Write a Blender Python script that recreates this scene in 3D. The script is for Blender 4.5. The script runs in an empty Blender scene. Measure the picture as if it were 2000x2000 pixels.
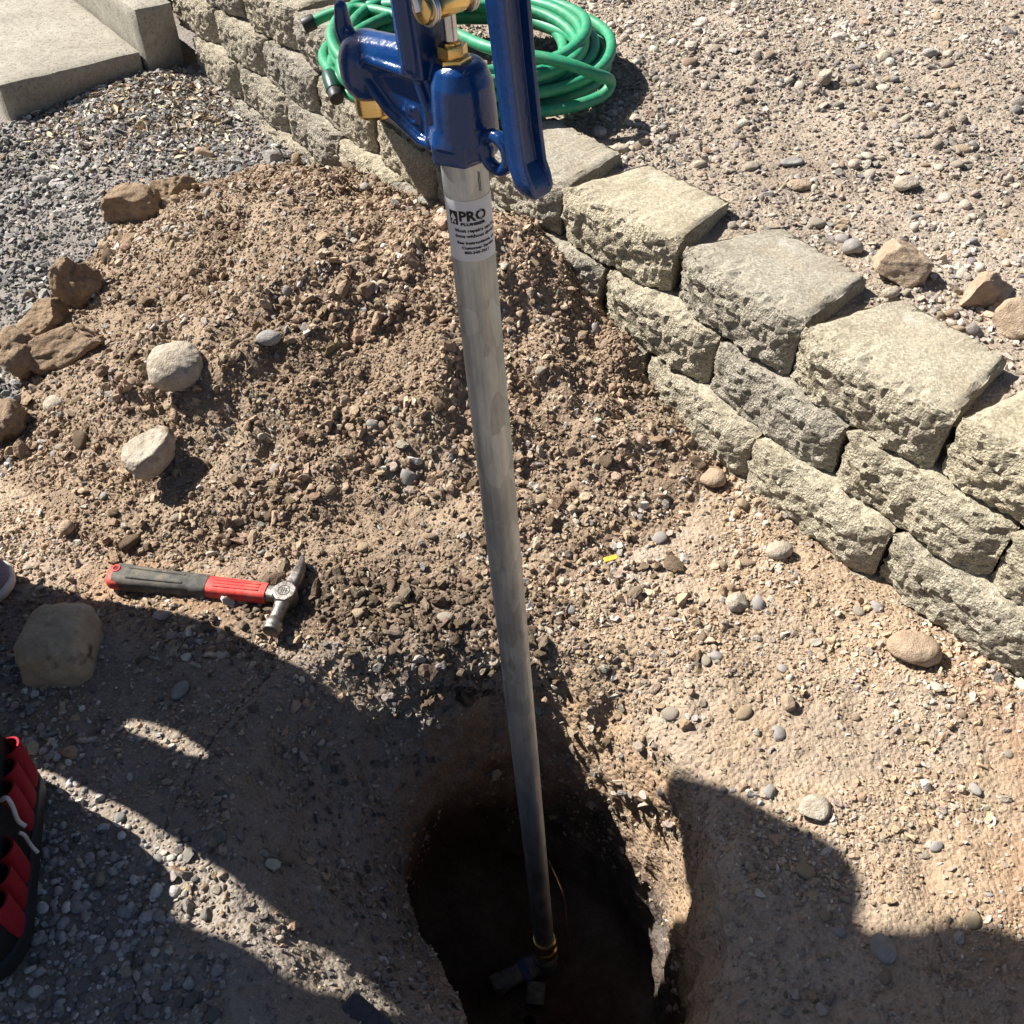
import bpy, bmesh, math, random
import numpy as np
from mathutils import Vector, Matrix, Euler

random.seed(7)
rng = np.random.default_rng(11)
SC = bpy.context.scene
COL = SC.collection
R = math.radians

# ------------------------------------------------------------------ camera
CAM_H, PITCH, FPX = 1.2, R(46.0), 1900.0
cam_d = bpy.data.cameras.new('camera')
cam = bpy.data.objects.new('camera', cam_d)
COL.objects.link(cam)
cam_d.sensor_width = 36.0
cam_d.lens = 36.0 * FPX / 2000.0
cam_d.clip_start = 0.02
cam_d.clip_end = 500
cam.location = (0, 0, CAM_H)
cam.rotation_euler = (math.pi / 2 - PITCH, 0, 0)
SC.camera = cam

# ------------------------------------------------------------------ sky, sun, exposure
SUN_EL = R(45.0)
SH = Vector((0.902, -0.431, 0)).normalized()          # the way shadows fall on the ground
world = bpy.data.worlds.new('World')
SC.world = world
world.use_nodes = True
wn = world.node_tree
bg = wn.nodes['Background']
sky = wn.nodes.new('ShaderNodeTexSky')
sky.sky_type = 'NISHITA'
sky.sun_disc = False
sky.sun_elevation = SUN_EL
sky.sun_rotation = math.atan2(-SH.x, -SH.y) % (2 * math.pi)
wn.links.new(sky.outputs[0], bg.inputs[0])
bg.inputs[1].default_value = 0.05
sky.altitude = 800
sky.air_density = 0.62
sky.dust_density = 1.8
sky.ozone_density = 0.4
sl = bpy.data.lights.new('sun', 'SUN')
sl.energy = 5.0
sl.angle = R(0.55)
sl.color = (1.0, 0.965, 0.905)
sun = bpy.data.objects.new('sun', sl)
COL.objects.link(sun)
sd = Vector((SH.x * math.cos(SUN_EL), SH.y * math.cos(SUN_EL), -math.sin(SUN_EL)))
sun.rotation_euler = sd.to_track_quat('-Z', 'Y').to_euler()
sun.location = (-4, 3, 6)
SC.view_settings.view_transform = 'Standard'
SC.view_settings.look = 'None'
SC.view_settings.gamma = 1.0
SC.view_settings.exposure = 1.24
SC.cycles.max_bounces = 5
SC.cycles.diffuse_bounces = 2

# ------------------------------------------------------------------ helpers
def tag(o, label=None, cat=None, group=None, kind=None):
    if label: o['label'] = label
    if cat: o['category'] = cat
    if group: o['group'] = group
    if kind: o['kind'] = kind
    return o

def link(o, parent=None):
    COL.objects.link(o)
    if parent is not None: o.parent = parent
    return o

def empty(name, loc=(0, 0, 0), rot=None):
    o = bpy.data.objects.new(name, None)
    o.location = loc
    if rot is not None: o.rotation_euler = rot
    o.empty_display_size = 0.05
    return link(o)

def np_mesh(name, V, F, smooth=True):
    V = np.asarray(V, dtype=np.float32); F = np.asarray(F, dtype=np.int32)
    n, k = F.shape
    me = bpy.data.meshes.new(name)
    me.vertices.add(len(V)); me.vertices.foreach_set('co', V.ravel())
    me.loops.add(n * k); me.loops.foreach_set('vertex_index', F.ravel())
    me.polygons.add(n)
    me.polygons.foreach_set('loop_start', np.arange(0, n * k, k, dtype=np.int32))
    me.polygons.foreach_set('loop_total', np.full(n, k, dtype=np.int32))
    me.polygons.foreach_set('use_smooth', np.full(n, smooth, dtype=bool))
    me.update(calc_edges=True)
    return me

def bm_obj(name, bm, mat, parent=None, smooth=True, angle=None):
    me = bpy.data.meshes.new(name)
    bmesh.ops.recalc_face_normals(bm, faces=bm.faces)
    bm.to_mesh(me); bm.free()
    for p in me.polygons: p.use_smooth = smooth
    if angle is not None and smooth: me.set_sharp_from_angle(angle=angle)
    if mat: me.materials.append(mat)
    o = bpy.data.objects.new(name, me)
    return link(o, parent)

def me_obj(name, me, mat, parent=None):
    if mat and not me.materials: me.materials.append(mat)
    return link(bpy.data.objects.new(name, me), parent)

def bake(o):
    """apply the object's modifiers without operators"""
    bpy.context.view_layer.update()
    dg = bpy.context.evaluated_depsgraph_get()
    me = bpy.data.meshes.new_from_object(o.evaluated_get(dg))
    o.modifiers.clear()
    old = o.data
    o.data = me
    for p in me.polygons: p.use_smooth = True
    bpy.data.meshes.remove(old)
    return o

# --- value noise in numpy
def _hash(ix, iy, iz, seed):
    h = (ix.astype(np.int64) * 374761393 + iy.astype(np.int64) * 668265263 + iz.astype(np.int64) * 2147483647 + seed * 974634777) & 0xFFFFFFFF
    h = ((h ^ (h >> 13)) * 1274126177) & 0xFFFFFFFF
    h = ((h ^ (h >> 16)) * 2246822519) & 0xFFFFFFFF
    return ((h ^ (h >> 15)) & 0xFFFF) / 32767.5 - 1.0

def vnoise(x, y, z, seed=0):
    xf, yf, zf = np.floor(x), np.floor(y), np.floor(z)
    u, v, w = x - xf, y - yf, z - zf
    u, v, w = [t * t * t * (t * (t * 6 - 15) + 10) for t in (u, v, w)]
    ix, iy, iz = xf.astype(np.int64), yf.astype(np.int64), zf.astype(np.int64)
    def c(a, b, d): return _hash(ix + a, iy + b, iz + d, seed)
    x00 = c(0,0,0) * (1-u) + c(1,0,0) * u; x10 = c(0,1,0) * (1-u) + c(1,1,0) * u
    x01 = c(0,0,1) * (1-u) + c(1,0,1) * u; x11 = c(0,1,1) * (1-u) + c(1,1,1) * u
    return (x00 * (1-v) + x10 * v) * (1-w) + (x01 * (1-v) + x11 * v) * w

def fbm(x, y, z=0.0, scale=1.0, octs=4, seed=0, gain=0.5):
    x = np.asarray(x, float); y = np.asarray(y, float); z = np.zeros_like(x) + z
    a, tot, f = 1.0, 0.0, 1.0 / scale
    for k in range(octs):
        tot = tot + a * vnoise(x * f + 17.3 * k, y * f + 5.1 * k, z * f + 9.7 * k, seed + k)
        a *= gain; f *= 2.03
    return tot

def sstep(a, b, x):
    t = np.clip((x - a) / (b - a), 0, 1)
    return t * t * (3 - 2 * t)

# --- shapes into a bmesh
def ring_loft(bm, rings, close_start=True, close_end=True):
    """rings: list of lists of points with the same count"""
    vs = [[bm.verts.new(p) for p in r] for r in rings]
    n = len(vs[0])
    for a, b in zip(vs[:-1], vs[1:]):
        for i in range(n):
            bm.faces.new((a[i], a[(i+1) % n], b[(i+1) % n], b[i]))
    if close_start: bm.faces.new(list(reversed(vs[0])))
    if close_end: bm.faces.new(vs[-1])
    return vs

def frame(d):
    d = Vector(d).normalized()
    a = Vector((0, 0, 1)) if abs(d.z) < 0.9 else Vector((1, 0, 0))
    u = d.cross(a).normalized(); v = d.cross(u).normalized()
    return d, u, v

def capsule(bm, a, b, ra, rb, seg=16, cap=5):
    a, b = Vector(a), Vector(b)
    d, u, v = frame(b - a)
    rings = []
    for k in range(cap):
        t = -math.pi/2 + (k + 0.35) / (cap) * math.pi/2
        rings.append((a + d * ra * math.sin(t), ra * math.cos(t)))
    rings.append((a, ra)); rings.append((b, rb))
    for k in range(cap):
        t = (k + 0.65) / cap * math.pi/2
        rings.append((b + d * rb * math.sin(t), rb * math.cos(t)))
    ring_loft(bm, [[c + (u * math.cos(2*math.pi*i/seg) + v * math.sin(2*math.pi*i/seg)) * r for i in range(seg)] for c, r in rings])

def cyl(bm, a, b, ra, rb=None, seg=24, bevel=0.0, phase=0.0):
    a, b = Vector(a), Vector(b); rb = ra if rb is None else rb
    d, u, v = frame(b - a); L = (b - a).length
    prof = [(0, ra), (L, rb)] if not bevel else [(0, ra - bevel), (bevel*0.3, ra - bevel*0.3), (bevel, ra), (L - bevel, rb), (L - bevel*0.3, rb - bevel*0.3), (L, rb - bevel)]
    ring_loft(bm, [[a + d*t + (u * math.cos(2*math.pi*i/seg + phase) + v * math.sin(2*math.pi*i/seg + phase)) * r for i in range(seg)] for t, r in prof])

def lathe(bm, prof, seg=32, axis='z', origin=(0, 0, 0), closed=True):
    o = Vector(origin)
    def pt(r, h, t):
        if axis == 'z': return o + Vector((r*math.cos(t), r*math.sin(t), h))
        if axis == 'y': return o + Vector((r*math.sin(t), h, r*math.cos(t)))
        return o + Vector((h, r*math.cos(t), r*math.sin(t)))
    ring_loft(bm, [[pt(r, h, 2*math.pi*i/seg) for i in range(seg)] for r, h in prof], closed, closed)

def hull(bm, pts):
    vs = [bm.verts.new(p) for p in pts]
    ret = bmesh.ops.convex_hull(bm, input=vs)
    junk = [g for g in ret.get('geom_interior', []) + ret.get('geom_unused', []) if isinstance(g, bmesh.types.BMVert)]
    if junk: bmesh.ops.delete(bm, geom=list(set(junk)), context='VERTS')

def boxpts(x0, x1, y0, y1, z0, z1):
    return [(x, y, z) for x in (x0, x1) for y in (y0, y1) for z in (z0, z1)]

def torus(bm, c, axis, Rm, rx, rz, seg=28, sub=12):
    c = Vector(c); d, u, v = frame(axis)
    rows = []
    for i in range(seg):
        t = 2*math.pi*i/seg
        e = u*math.cos(t) + v*math.sin(t)
        rows.append([bm.verts.new(c + e*(Rm + rx*math.cos(2*math.pi*j/sub)) + d*rz*math.sin(2*math.pi*j/sub)) for j in range(sub)])
    for i in range(seg):
        for j in range(sub):
            bm.faces.new((rows[i][j], rows[(i+1)%seg][j], rows[(i+1)%seg][(j+1)%sub], rows[i][(j+1)%sub]))

def tube_mesh(name, pts, r, sub=12, caps=True, rfun=None):
    pts = [Vector(p) for p in pts]
    n = len(pts)
    bm = bmesh.new()
    rings = []
    up = Vector((0, 0, 1))
    prev = None
    for i in range(n):
        d = (pts[min(i+1, n-1)] - pts[max(i-1, 0)]).normalized()
        if prev is None:
            a = Vector((0, 0, 1)) if abs(d.z) < 0.9 else Vector((1, 0, 0))
            u = d.cross(a).normalized()
        else:
            u = (prev - d * prev.dot(d)).normalized()
        prev = u
        v = d.cross(u)
        rr = r if rfun is None else rfun(i / (n-1))
        rings.append([pts[i] + (u*math.cos(2*math.pi*j/sub) + v*math.sin(2*math.pi*j/sub))*rr for j in range(sub)])
    ring_loft(bm, rings, caps, caps)
    return bm

def catmull(P, n=10):
    P = [Vector(p) for p in P]
    out = []
    for i in range(len(P)-1):
        p0, p1, p2, p3 = P[max(i-1, 0)], P[i], P[i+1], P[min(i+2, len(P)-1)]
        for k in range(n):
            t = k / n
            out.append(0.5*((2*p1) + (p2-p0)*t + (2*p0-5*p1+4*p2-p3)*t*t + (3*p1-p0-3*p2+p3)*t**3))
    out.append(P[-1])
    return out

# ------------------------------------------------------------------ materials
class Nt:
    def __init__(s, name):
        s.m = bpy.data.materials.new(name); s.m.use_nodes = True
        s.t = s.m.node_tree; s.b = s.t.nodes['Principled BSDF']
        s.co = None
    def n(s, t, **kw):
        nd = s.t.nodes.new(t)
        for k, v in kw.items(): setattr(nd, k, v)
        return nd
    def l(s, a, b): s.t.links.new(a, b)
    def obj(s):
        if s.co is None: s.co = s.n('ShaderNodeTexCoord').outputs['Object']
        return s.co
    def noise(s, scale, detail=6, rough=0.6, vec=None, dist=0.0):
        nd = s.n('ShaderNodeTexNoise'); nd.inputs['Scale'].default_value = scale
        nd.inputs['Detail'].default_value = detail; nd.inputs['Roughness'].default_value = rough
        nd.inputs['Distortion'].default_value = dist
        s.l(vec if vec is not None else s.obj(), nd.inputs['Vector'])
        return nd.outputs['Fac']
    def voro(s, scale, feature='F1', out='Distance', vec=None):
        nd = s.n('ShaderNodeTexVoronoi', feature=feature); nd.inputs['Scale'].default_value = scale
        s.l(vec if vec is not None else s.obj(), nd.inputs['Vector'])
        return nd.outputs[out]
    def bw(s, c):
        nd = s.n('ShaderNodeRGBToBW'); s.l(c, nd.inputs[0]); return nd.outputs[0]
    def ramp(s, fac, stops):
        nd = s.n('ShaderNodeValToRGB'); e = nd.color_ramp.elements
        while len(e) < len(stops): e.new(0.5)
        for i, (p, c) in enumerate(stops):
            e[i].position = p; e[i].color = (*c, 1) if len(c) == 3 else c
        s.l(fac, nd.inputs[0]); return nd.outputs[0]
    def mix(s, fac, a, b, mode='MIX'):
        nd = s.n('ShaderNodeMix', data_type='RGBA', blend_type=mode)
        for sock, v in ((nd.inputs[0], fac), (nd.inputs[6], a), (nd.inputs[7], b)):
            if isinstance(v, (int, float)): sock.default_value = v
            elif isinstance(v, tuple): sock.default_value = (*v, 1)
            else: s.l(v, sock)
        return nd.outputs[2]
    def math(s, op, a, b=0.0, c=None):
        nd = s.n('ShaderNodeMath', operation=op)
        for i, v in enumerate((a, b, c)):
            if v is None: continue
            if isinstance(v, (int, float)): nd.inputs[i].default_value = v
            else: s.l(v, nd.inputs[i])
        return nd.outputs[0]
    def attr(s, name, typ='GEOMETRY', out='Color'):
        nd = s.n('ShaderNodeAttribute', attribute_name=name, attribute_type=typ)
        return nd.outputs[out]
    def bump(s, h, strength=0.5, dist=0.01, normal=None):
        nd = s.n('ShaderNodeBump'); nd.inputs['Strength'].default_value = strength
        nd.inputs['Distance'].default_value = dist
        s.l(h, nd.inputs['Height'])
        if normal is not None: s.l(normal, nd.inputs['Normal'])
        return nd.outputs['Normal']
    def out(s, col=None, rough=0.9, metal=0.0, normal=None, spec=0.3, coat=0.0):
        b = s.b
        if col is not None:
            if isinstance(col, tuple): b.inputs['Base Color'].default_value = (*col, 1)
            else: s.l(col, b.inputs['Base Color'])
        if isinstance(rough, (int, float)): b.inputs['Roughness'].default_value = rough
        else: s.l(rough, b.inputs['Roughness'])
        b.inputs['Metallic'].default_value = metal
        b.inputs['Specular IOR Level'].default_value = spec
        if coat:
            b.inputs['Coat Weight'].default_value = coat; b.inputs['Coat Roughness'].default_value = 0.06
        if normal is not None: s.l(normal, b.inputs['Normal'])
        return s.m

def soil_mat(name, use_zone=False, cols=None):
    t = Nt(name)
    a = t.noise(3.1, 8, 0.62); b = t.noise(60, 5, 0.7); c = t.noise(260, 3, 0.7); v = t.voro(140)
    if use_zone:
        z = t.attr('zone')                       # the soil's colour from place to place, with the dig's painted shade
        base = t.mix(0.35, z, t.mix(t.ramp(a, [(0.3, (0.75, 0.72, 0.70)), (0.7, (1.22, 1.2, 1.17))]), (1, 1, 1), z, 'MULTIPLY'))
    else:
        base = t.ramp(a, cols)
    base = t.mix(0.5, base, t.mix(1.0, base, t.ramp(b, [(0.3, (0.6, 0.58, 0.56)), (0.72, (1.3, 1.3, 1.3))]), 'MULTIPLY'))
    base = t.mix(0.4, base, t.mix(1.0, base, t.ramp(c, [(0.3, (0.55, 0.55, 0.55)), (0.7, (1.35, 1.33, 1.3))]), 'MULTIPLY'))
    h = t.math('ADD', t.math('MULTIPLY', b, 0.8), t.math('ADD', t.math('MULTIPLY', c, 0.35), t.math('MULTIPLY', v, -0.5)))
    return t.out(base, 0.95, normal=t.bump(h, 0.9, 0.007), spec=0.15)

M_ground = soil_mat('soil_ground', True)
M_mound = soil_mat('soil_mound', False, [(0.3, (0.205, 0.147, 0.099)), (0.5, (0.27, 0.20, 0.14)), (0.72, (0.34, 0.265, 0.19))])
M_terrace = soil_mat('gravel_dust', False, [(0.3, (0.25, 0.20, 0.152)), (0.5, (0.325, 0.265, 0.205)), (0.72, (0.39, 0.33, 0.265))])

def stone_mat(name):
    t = Nt(name)
    tint = t.attr('tint', 'INSTANCER')
    a = t.noise(0.9, 4, 0.6); b = t.noise(3.5, 4, 0.65)
    col = t.mix(1.0, tint, t.ramp(a, [(0.32, (0.78, 0.77, 0.76)), (0.7, (1.18, 1.17, 1.15))]), 'MULTIPLY')
    return t.out(col, 0.85, normal=t.bump(b, 0.35, 0.25), spec=0.25)
M_stone = stone_mat('gravel_stone')

def rock_mat(name, c1, c2, c3, spots=None, bstr=0.7, coarse=1.0):
    t = Nt(name)
    a = t.noise(14*coarse, 8, 0.65); b = t.noise(90*coarse, 6, 0.7); c = t.noise(420, 3, 0.6)
    col = t.ramp(a, [(0.3, c1), (0.52, c2), (0.72, c3)])
    col = t.mix(0.55, col, t.mix(1.0, col, t.ramp(b, [(0.3, (0.62, 0.6, 0.58)), (0.7, (1.25, 1.25, 1.22))]), 'MULTIPLY'))
    if spots is not None:
        s = t.ramp(t.noise(22, 3, 0.5), [(0.60, (0, 0, 0)), (0.68, (1, 1, 1))])
        col = t.mix(s, col, spots)
    h = t.math('ADD', b, t.math('MULTIPLY', c, 0.3))
    return t.out(col, 0.92, normal=t.bump(h, bstr, 0.010), spec=0.2)

M_rock_brown = rock_mat('rock_dirt_brown', (0.24, 0.16, 0.10), (0.33, 0.235, 0.155), (0.43, 0.33, 0.23), bstr=1.0, coarse=1.3)
M_rock_tan = rock_mat('rock_tan', (0.30, 0.215, 0.145), (0.40, 0.30, 0.21), (0.47, 0.375, 0.28), spots=(0.24, 0.165, 0.11))
M_rock_cream = rock_mat('rock_cream', (0.33, 0.27, 0.20), (0.45, 0.39, 0.31), (0.52, 0.465, 0.385), spots=(0.26, 0.20, 0.145), bstr=0.7, coarse=1.4)
M_rock_olive = rock_mat('rock_sandstone', (0.40, 0.30, 0.19), (0.50, 0.39, 0.26), (0.58, 0.47, 0.34), spots=(0.16, 0.10, 0.06))
M_rock_grey = rock_mat('rock_grey', (0.20, 0.185, 0.17), (0.29, 0.27, 0.25), (0.37, 0.35, 0.33), bstr=0.4)

def block_mat():
    t = Nt('split_face_concrete')
    oi = t.n('ShaderNodeObjectInfo')
    a = t.noise(9, 7, 0.65); b = t.noise(150, 5, 0.78); v = t.voro(260); c = t.noise(420, 3, 0.7)
    warm = t.ramp(a, [(0.28, (0.38, 0.335, 0.255)), (0.5, (0.48, 0.435, 0.345)), (0.72, (0.55, 0.51, 0.415))])
    cool = t.ramp(a, [(0.28, (0.31, 0.275, 0.22)), (0.5, (0.41, 0.37, 0.305)), (0.72, (0.49, 0.45, 0.38))])
    col = t.mix(t.attr('age', 'OBJECT', 'Fac'), cool, warm)
    col = t.mix(1.0, col, t.ramp(oi.outputs['Random'], [(0, (0.84, 0.85, 0.88)), (1, (1.12, 1.09, 1.0))]), 'MULTIPLY')
    col = t.mix(0.7, col, t.mix(1.0, col, t.ramp(b, [(0.32, (0.55, 0.54, 0.52)), (0.66, (1.22, 1.21, 1.18))]), 'MULTIPLY'))
    agg = t.bw(t.voro(330, 'F1', 'Color'))
    col = t.mix(0.35, col, t.mix(1.0, col, agg, 'OVERLAY'))
    stain = t.ramp(t.noise(4.5, 6, 0.7, dist=0.6), [(0.48, (0, 0, 0)), (0.72, (1, 1, 1))])
    col = t.mix(t.math('MULTIPLY', stain, 0.28), col, (0.30, 0.24, 0.165))
    # pale efflorescence on the tops
    e = t.ramp(t.noise(11, 5, 0.7, dist=0.4), [(0.62, (0, 0, 0)), (0.74, (1, 1, 1))])
    geo = t.n('ShaderNodeNewGeometry'); sep = t.n('ShaderNodeSeparateXYZ'); t.l(geo.outputs['True Normal'], sep.inputs[0])
    up = t.math('GREATER_THAN', sep.outputs['Z'], 0.8)
    col = t.mix(t.math('MULTIPLY', t.math('MULTIPLY', e, up), 0.55), col, (0.68, 0.66, 0.6))
    dirt = t.ramp(t.noise(7, 8, 0.75, dist=0.8), [(0.52, (0, 0, 0)), (0.66, (1, 1, 1))])
    col = t.mix(t.math('MULTIPLY', t.math('MULTIPLY', dirt, up), 0.4), col, (0.36, 0.28, 0.19))
    h = t.math('ADD', t.math('MULTIPLY', b, 1.0), t.math('ADD', t.math('MULTIPLY', v, -0.6), t.math('MULTIPLY', c, 0.4)))
    sand = t.math('ADD', t.noise(520, 3, 0.75), t.math('MULTIPLY', t.noise(60, 3, 0.6), 0.6))
    h = t.math('ADD', t.math('MULTIPLY', h, t.math('SUBTRACT', 1.0, up)), t.math('MULTIPLY', t.math('MULTIPLY', sand, up), 0.45))
    return t.out(col, 0.95, normal=t.bump(h, 1.0, 0.008), spec=0.15)
M_block = block_mat()

def slab_mat():
    t = Nt('weathered_concrete')
    a = t.noise(5, 8, 0.62); b = t.noise(70, 6, 0.7); p = t.voro(55)
    col = t.ramp(a, [(0.3, (0.235, 0.21, 0.17)), (0.55, (0.315, 0.29, 0.24)), (0.75, (0.38, 0.35, 0.295))])
    col = t.mix(0.5, col, t.mix(1.0, col, t.ramp(b, [(0.35, (0.6, 0.58, 0.55)), (0.6, (1.12, 1.12, 1.1))]), 'MULTIPLY'))
    pit = t.ramp(t.noise(150, 2, 0.5), [(0.33, (1, 1, 1)), (0.40, (0, 0, 0))])
    col = t.mix(t.math('MULTIPLY', pit, 0.7), col, (0.16, 0.14, 0.115))
    h = t.math('SUBTRACT', t.math('MULTIPLY', b, 0.5), t.math('MULTIPLY', pit, 0.6))
    return t.out(col, 0.92, normal=t.bump(h, 0.6, 0.004), spec=0.2)
M_slab = slab_mat()

def enamel():
    t = Nt('blue_enamel')
    a = t.noise(25, 4, 0.6); b = t.noise(300, 4, 0.7); d = t.noise(42, 6, 0.75)
    col = t.ramp(a, [(0.3, (0.0025, 0.024, 0.098)), (0.7, (0.004, 0.037, 0.145))])
    dust = t.ramp(d, [(0.60, (0, 0, 0)), (0.78, (1, 1, 1))])
    col = t.mix(t.math('MULTIPLY', dust, 0.10), col, (0.22, 0.19, 0.165))
    rough = t.math('ADD', 0.2, t.math('MULTIPLY', dust, 0.3))
    h = t.math('ADD', t.math('MULTIPLY', t.noise(150, 4, 0.6), 1.0), t.math('MULTIPLY', b, 0.35))
    return t.out(col, rough, normal=t.bump(h, 0.28, 0.002), spec=0.4, coat=0.25)
M_blue = enamel()

def metal(name, col, col2, rough, bump=0.1, streak=None):
    t = Nt(name)
    if streak:
        mp = t.n('ShaderNodeMapping'); mp.inputs['Scale'].default_value = streak
        t.l(t.obj(), mp.inputs['Vector'])
        a = t.noise(30, 6, 0.7, vec=mp.outputs[0])
    else: a = t.noise(60, 5, 0.6)
    c = t.ramp(a, [(0.32, col), (0.7, col2)])
    r = t.math('ADD', rough, t.math('MULTIPLY', t.noise(45, 5, 0.7), 0.16))
    return t.out(c, r, 1.0, normal=t.bump(t.noise(220, 4, 0.6), bump, 0.002))
def galv():
    t = Nt('galvanised_steel')
    mp = t.n('ShaderNodeMapping'); mp.inputs['Scale'].default_value = (1, 1, 0.35); t.l(t.obj(), mp.inputs['Vector'])
    sp = t.bw(t.voro(95, 'F1', 'Color', mp.outputs[0])); a = t.noise(14, 7, 0.7, vec=mp.outputs[0]); st = t.n('ShaderNodeMapping'); st.inputs['Scale'].default_value = (6, 6, 0.25); t.l(t.obj(), st.inputs['Vector'])
    b = t.noise(45, 5, 0.7, vec=st.outputs[0])
    c = t.ramp(a, [(0.3, (0.27, 0.29, 0.30)), (0.52, (0.42, 0.44, 0.45)), (0.72, (0.56, 0.58, 0.58))])
    c = t.mix(0.22, c, t.mix(1.0, c, sp, 'OVERLAY'))
    c = t.mix(0.5, c, t.mix(1.0, c, t.ramp(b, [(0.3, (0.62, 0.62, 0.62)), (0.65, (1.15, 1.15, 1.15))]), 'MULTIPLY'))
    mud = t.ramp(t.noise(8, 8, 0.75), [(0.60, (0, 0, 0)), (0.72, (1, 1, 1))])
    c = t.mix(t.math('MULTIPLY', mud, 0.3), c, (0.30, 0.25, 0.19))
    r = t.math('ADD', 0.34, t.math('MULTIPLY', t.noise(60, 5, 0.7), 0.26))
    return t.out(c, r, 0.82, normal=t.bump(t.math('ADD', t.noise(160, 4, 0.6), b), 0.22, 0.002))
M_galv = galv()
M_brass = metal('brass', (0.62, 0.42, 0.15), (0.78, 0.56, 0.24), 0.16, 0.08)
M_steel = metal('bright_steel', (0.5, 0.5, 0.5), (0.68, 0.67, 0.66), 0.2, 0.1)
M_hsteel = metal('hammer_steel', (0.11, 0.095, 0.08), (0.34, 0.315, 0.29), 0.45, 0.4)

def plain(name, col, rough=0.5, spec=0.4, nscale=80, namp=0.25, bump=0.1, coat=0.0, dust=0.0):
    t = Nt(name)
    a = t.noise(nscale, 5, 0.65)
    lo = tuple(x*(1-namp) for x in col); hi = tuple(min(1, x*(1+namp)) for x in col)
    c = t.ramp(a, [(0.3, lo), (0.7, hi)])
    if dust:
        d = t.ramp(t.noise(38, 8, 0.8), [(0.44, (0, 0, 0)), (0.72, (1, 1, 1))])
        c = t.mix(t.math('MULTIPLY', d, dust), c, (0.33, 0.26, 0.19))
    return t.out(c, rough, normal=t.bump(t.noise(nscale*4, 3, 0.6), bump, 0.002), spec=spec, coat=coat)

def hose_mat():
    t = Nt('hose_vinyl')
    a = t.noise(6, 5, 0.6); b = t.noise(60, 4, 0.7)
    c = t.ramp(a, [(0.3, (0.010, 0.17, 0.075)), (0.7, (0.018, 0.26, 0.125))])
    c = t.mix(t.math('MULTIPLY', t.ramp(b, [(0.45, (0, 0, 0)), (0.8, (1, 1, 1))]), 0.45), c, (0.27, 0.28, 0.2))
    return t.out(c, 0.5, normal=t.bump(b, 0.15, 0.003), spec=0.4)
M_hose = hose_mat()
M_black = plain('black_plastic', (0.018, 0.018, 0.02), 0.5)
M_dkgreen = plain('dark_green_sleeve', (0.006, 0.05, 0.035), 0.4)
M_grip = plain('grey_rubber', (0.062, 0.062, 0.056), 0.75, 0.25, 120, 0.3, 0.3, dust=0.45)
M_red = plain('red_plastic', (0.55, 0.035, 0.028), 0.6, 0.35, 60, 0.2, 0.2, dust=0.4)
M_pvc = plain('muddy_pvc', (0.13, 0.135, 0.135), 0.75, 0.3, 30, 0.7, 0.4, dust=0.6)
M_primer = plain('blue_primer', (0.01, 0.04, 0.18), 0.6, dust=0.5)
M_paper = plain('label_foil', (0.56, 0.56, 0.57), 0.35, 0.4, 30, 0.06, 0.03)
M_ink = plain('black_ink', (0.012, 0.011, 0.012), 0.5, 0.3, 60, 0.1)
M_redcloth = plain('red_nylon', (0.30, 0.008, 0.018), 0.75, 0.3, 400, 0.35, 0.5)
M_blkcloth = plain('black_nylon', (0.014, 0.014, 0.015), 0.85, 0.25, 350, 0.4, 0.6)
M_wire = plain('pale_plastic_clip', (0.55, 0.53, 0.5), 0.4)
M_board = plain('dark_grey_board', (0.058, 0.059, 0.068), 0.8, 0.25, 160, 0.35, 0.4)
M_yellow = plain('yellow_chip', (0.62, 0.36, 0.03), 0.6)
M_mesh = plain('grey_knit', (0.20, 0.175, 0.215), 0.9, 0.2, 300, 0.25, 0.6)
M_sole = plain('white_sole', (0.58, 0.55, 0.50), 0.6, 0.3, 90, 0.2)
M_skin = plain('skin', (0.50, 0.30, 0.21), 0.55, 0.35, 40, 0.08)
M_hair = plain('dark_hair', (0.05, 0.032, 0.022), 0.6, 0.4, 200, 0.4, 0.5)
M_jean = plain('blue_denim', (0.06, 0.085, 0.16), 0.9, 0.2, 300, 0.3, 0.4)
M_shirt = plain('grey_shirt', (0.22, 0.225, 0.24), 0.9, 0.2, 250, 0.15, 0.3)
M_shirt2 = plain('olive_shirt', (0.13, 0.14, 0.09), 0.9, 0.2, 250, 0.15, 0.3)
M_root = plain('root_brown', (0.16, 0.09, 0.05), 0.9)

# ------------------------------------------------------------------ wall line (front edge of the lowest course)
PATH = [(-1.25, 3.29), (-1.02, 3.02), (-0.79, 2.745), (-0.60, 2.50), (-0.43, 2.265), (-0.25, 2.005), (-0.10, 1.785), (0.045, 1.615), (0.215, 1.42), (0.375, 1.195), (0.545, 0.975), (0.70, 0.795), (0.87, 0.60), (1.06, 0.39), (1.3, 0.14), (1.6, -0.18), (2.0, -0.6)]
_pp = catmull([(x, y, 0) for x, y in PATH], 24)
PX = np.array([[p.x, p.y] for p in _pp])
_seg = np.linalg.norm(np.diff(PX, axis=0), axis=1)
PS = np.concatenate([[0], np.cumsum(_seg)])
def path_at(s):
    x = np.interp(s, PS, PX[:, 0]); y = np.interp(s, PS, PX[:, 1])
    e = 0.04
    dx = np.interp(s+e, PS, PX[:, 0]) - np.interp(s-e, PS, PX[:, 0]); dy = np.interp(s+e, PS, PX[:, 1]) - np.interp(s-e, PS, PX[:, 1])
    L = np.hypot(dx, dy); return x, y, dx/L, dy/L
def s_near(x, y): return PS[np.argmin((PX[:, 0]-x)**2 + (PX[:, 1]-y)**2)]
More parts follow.
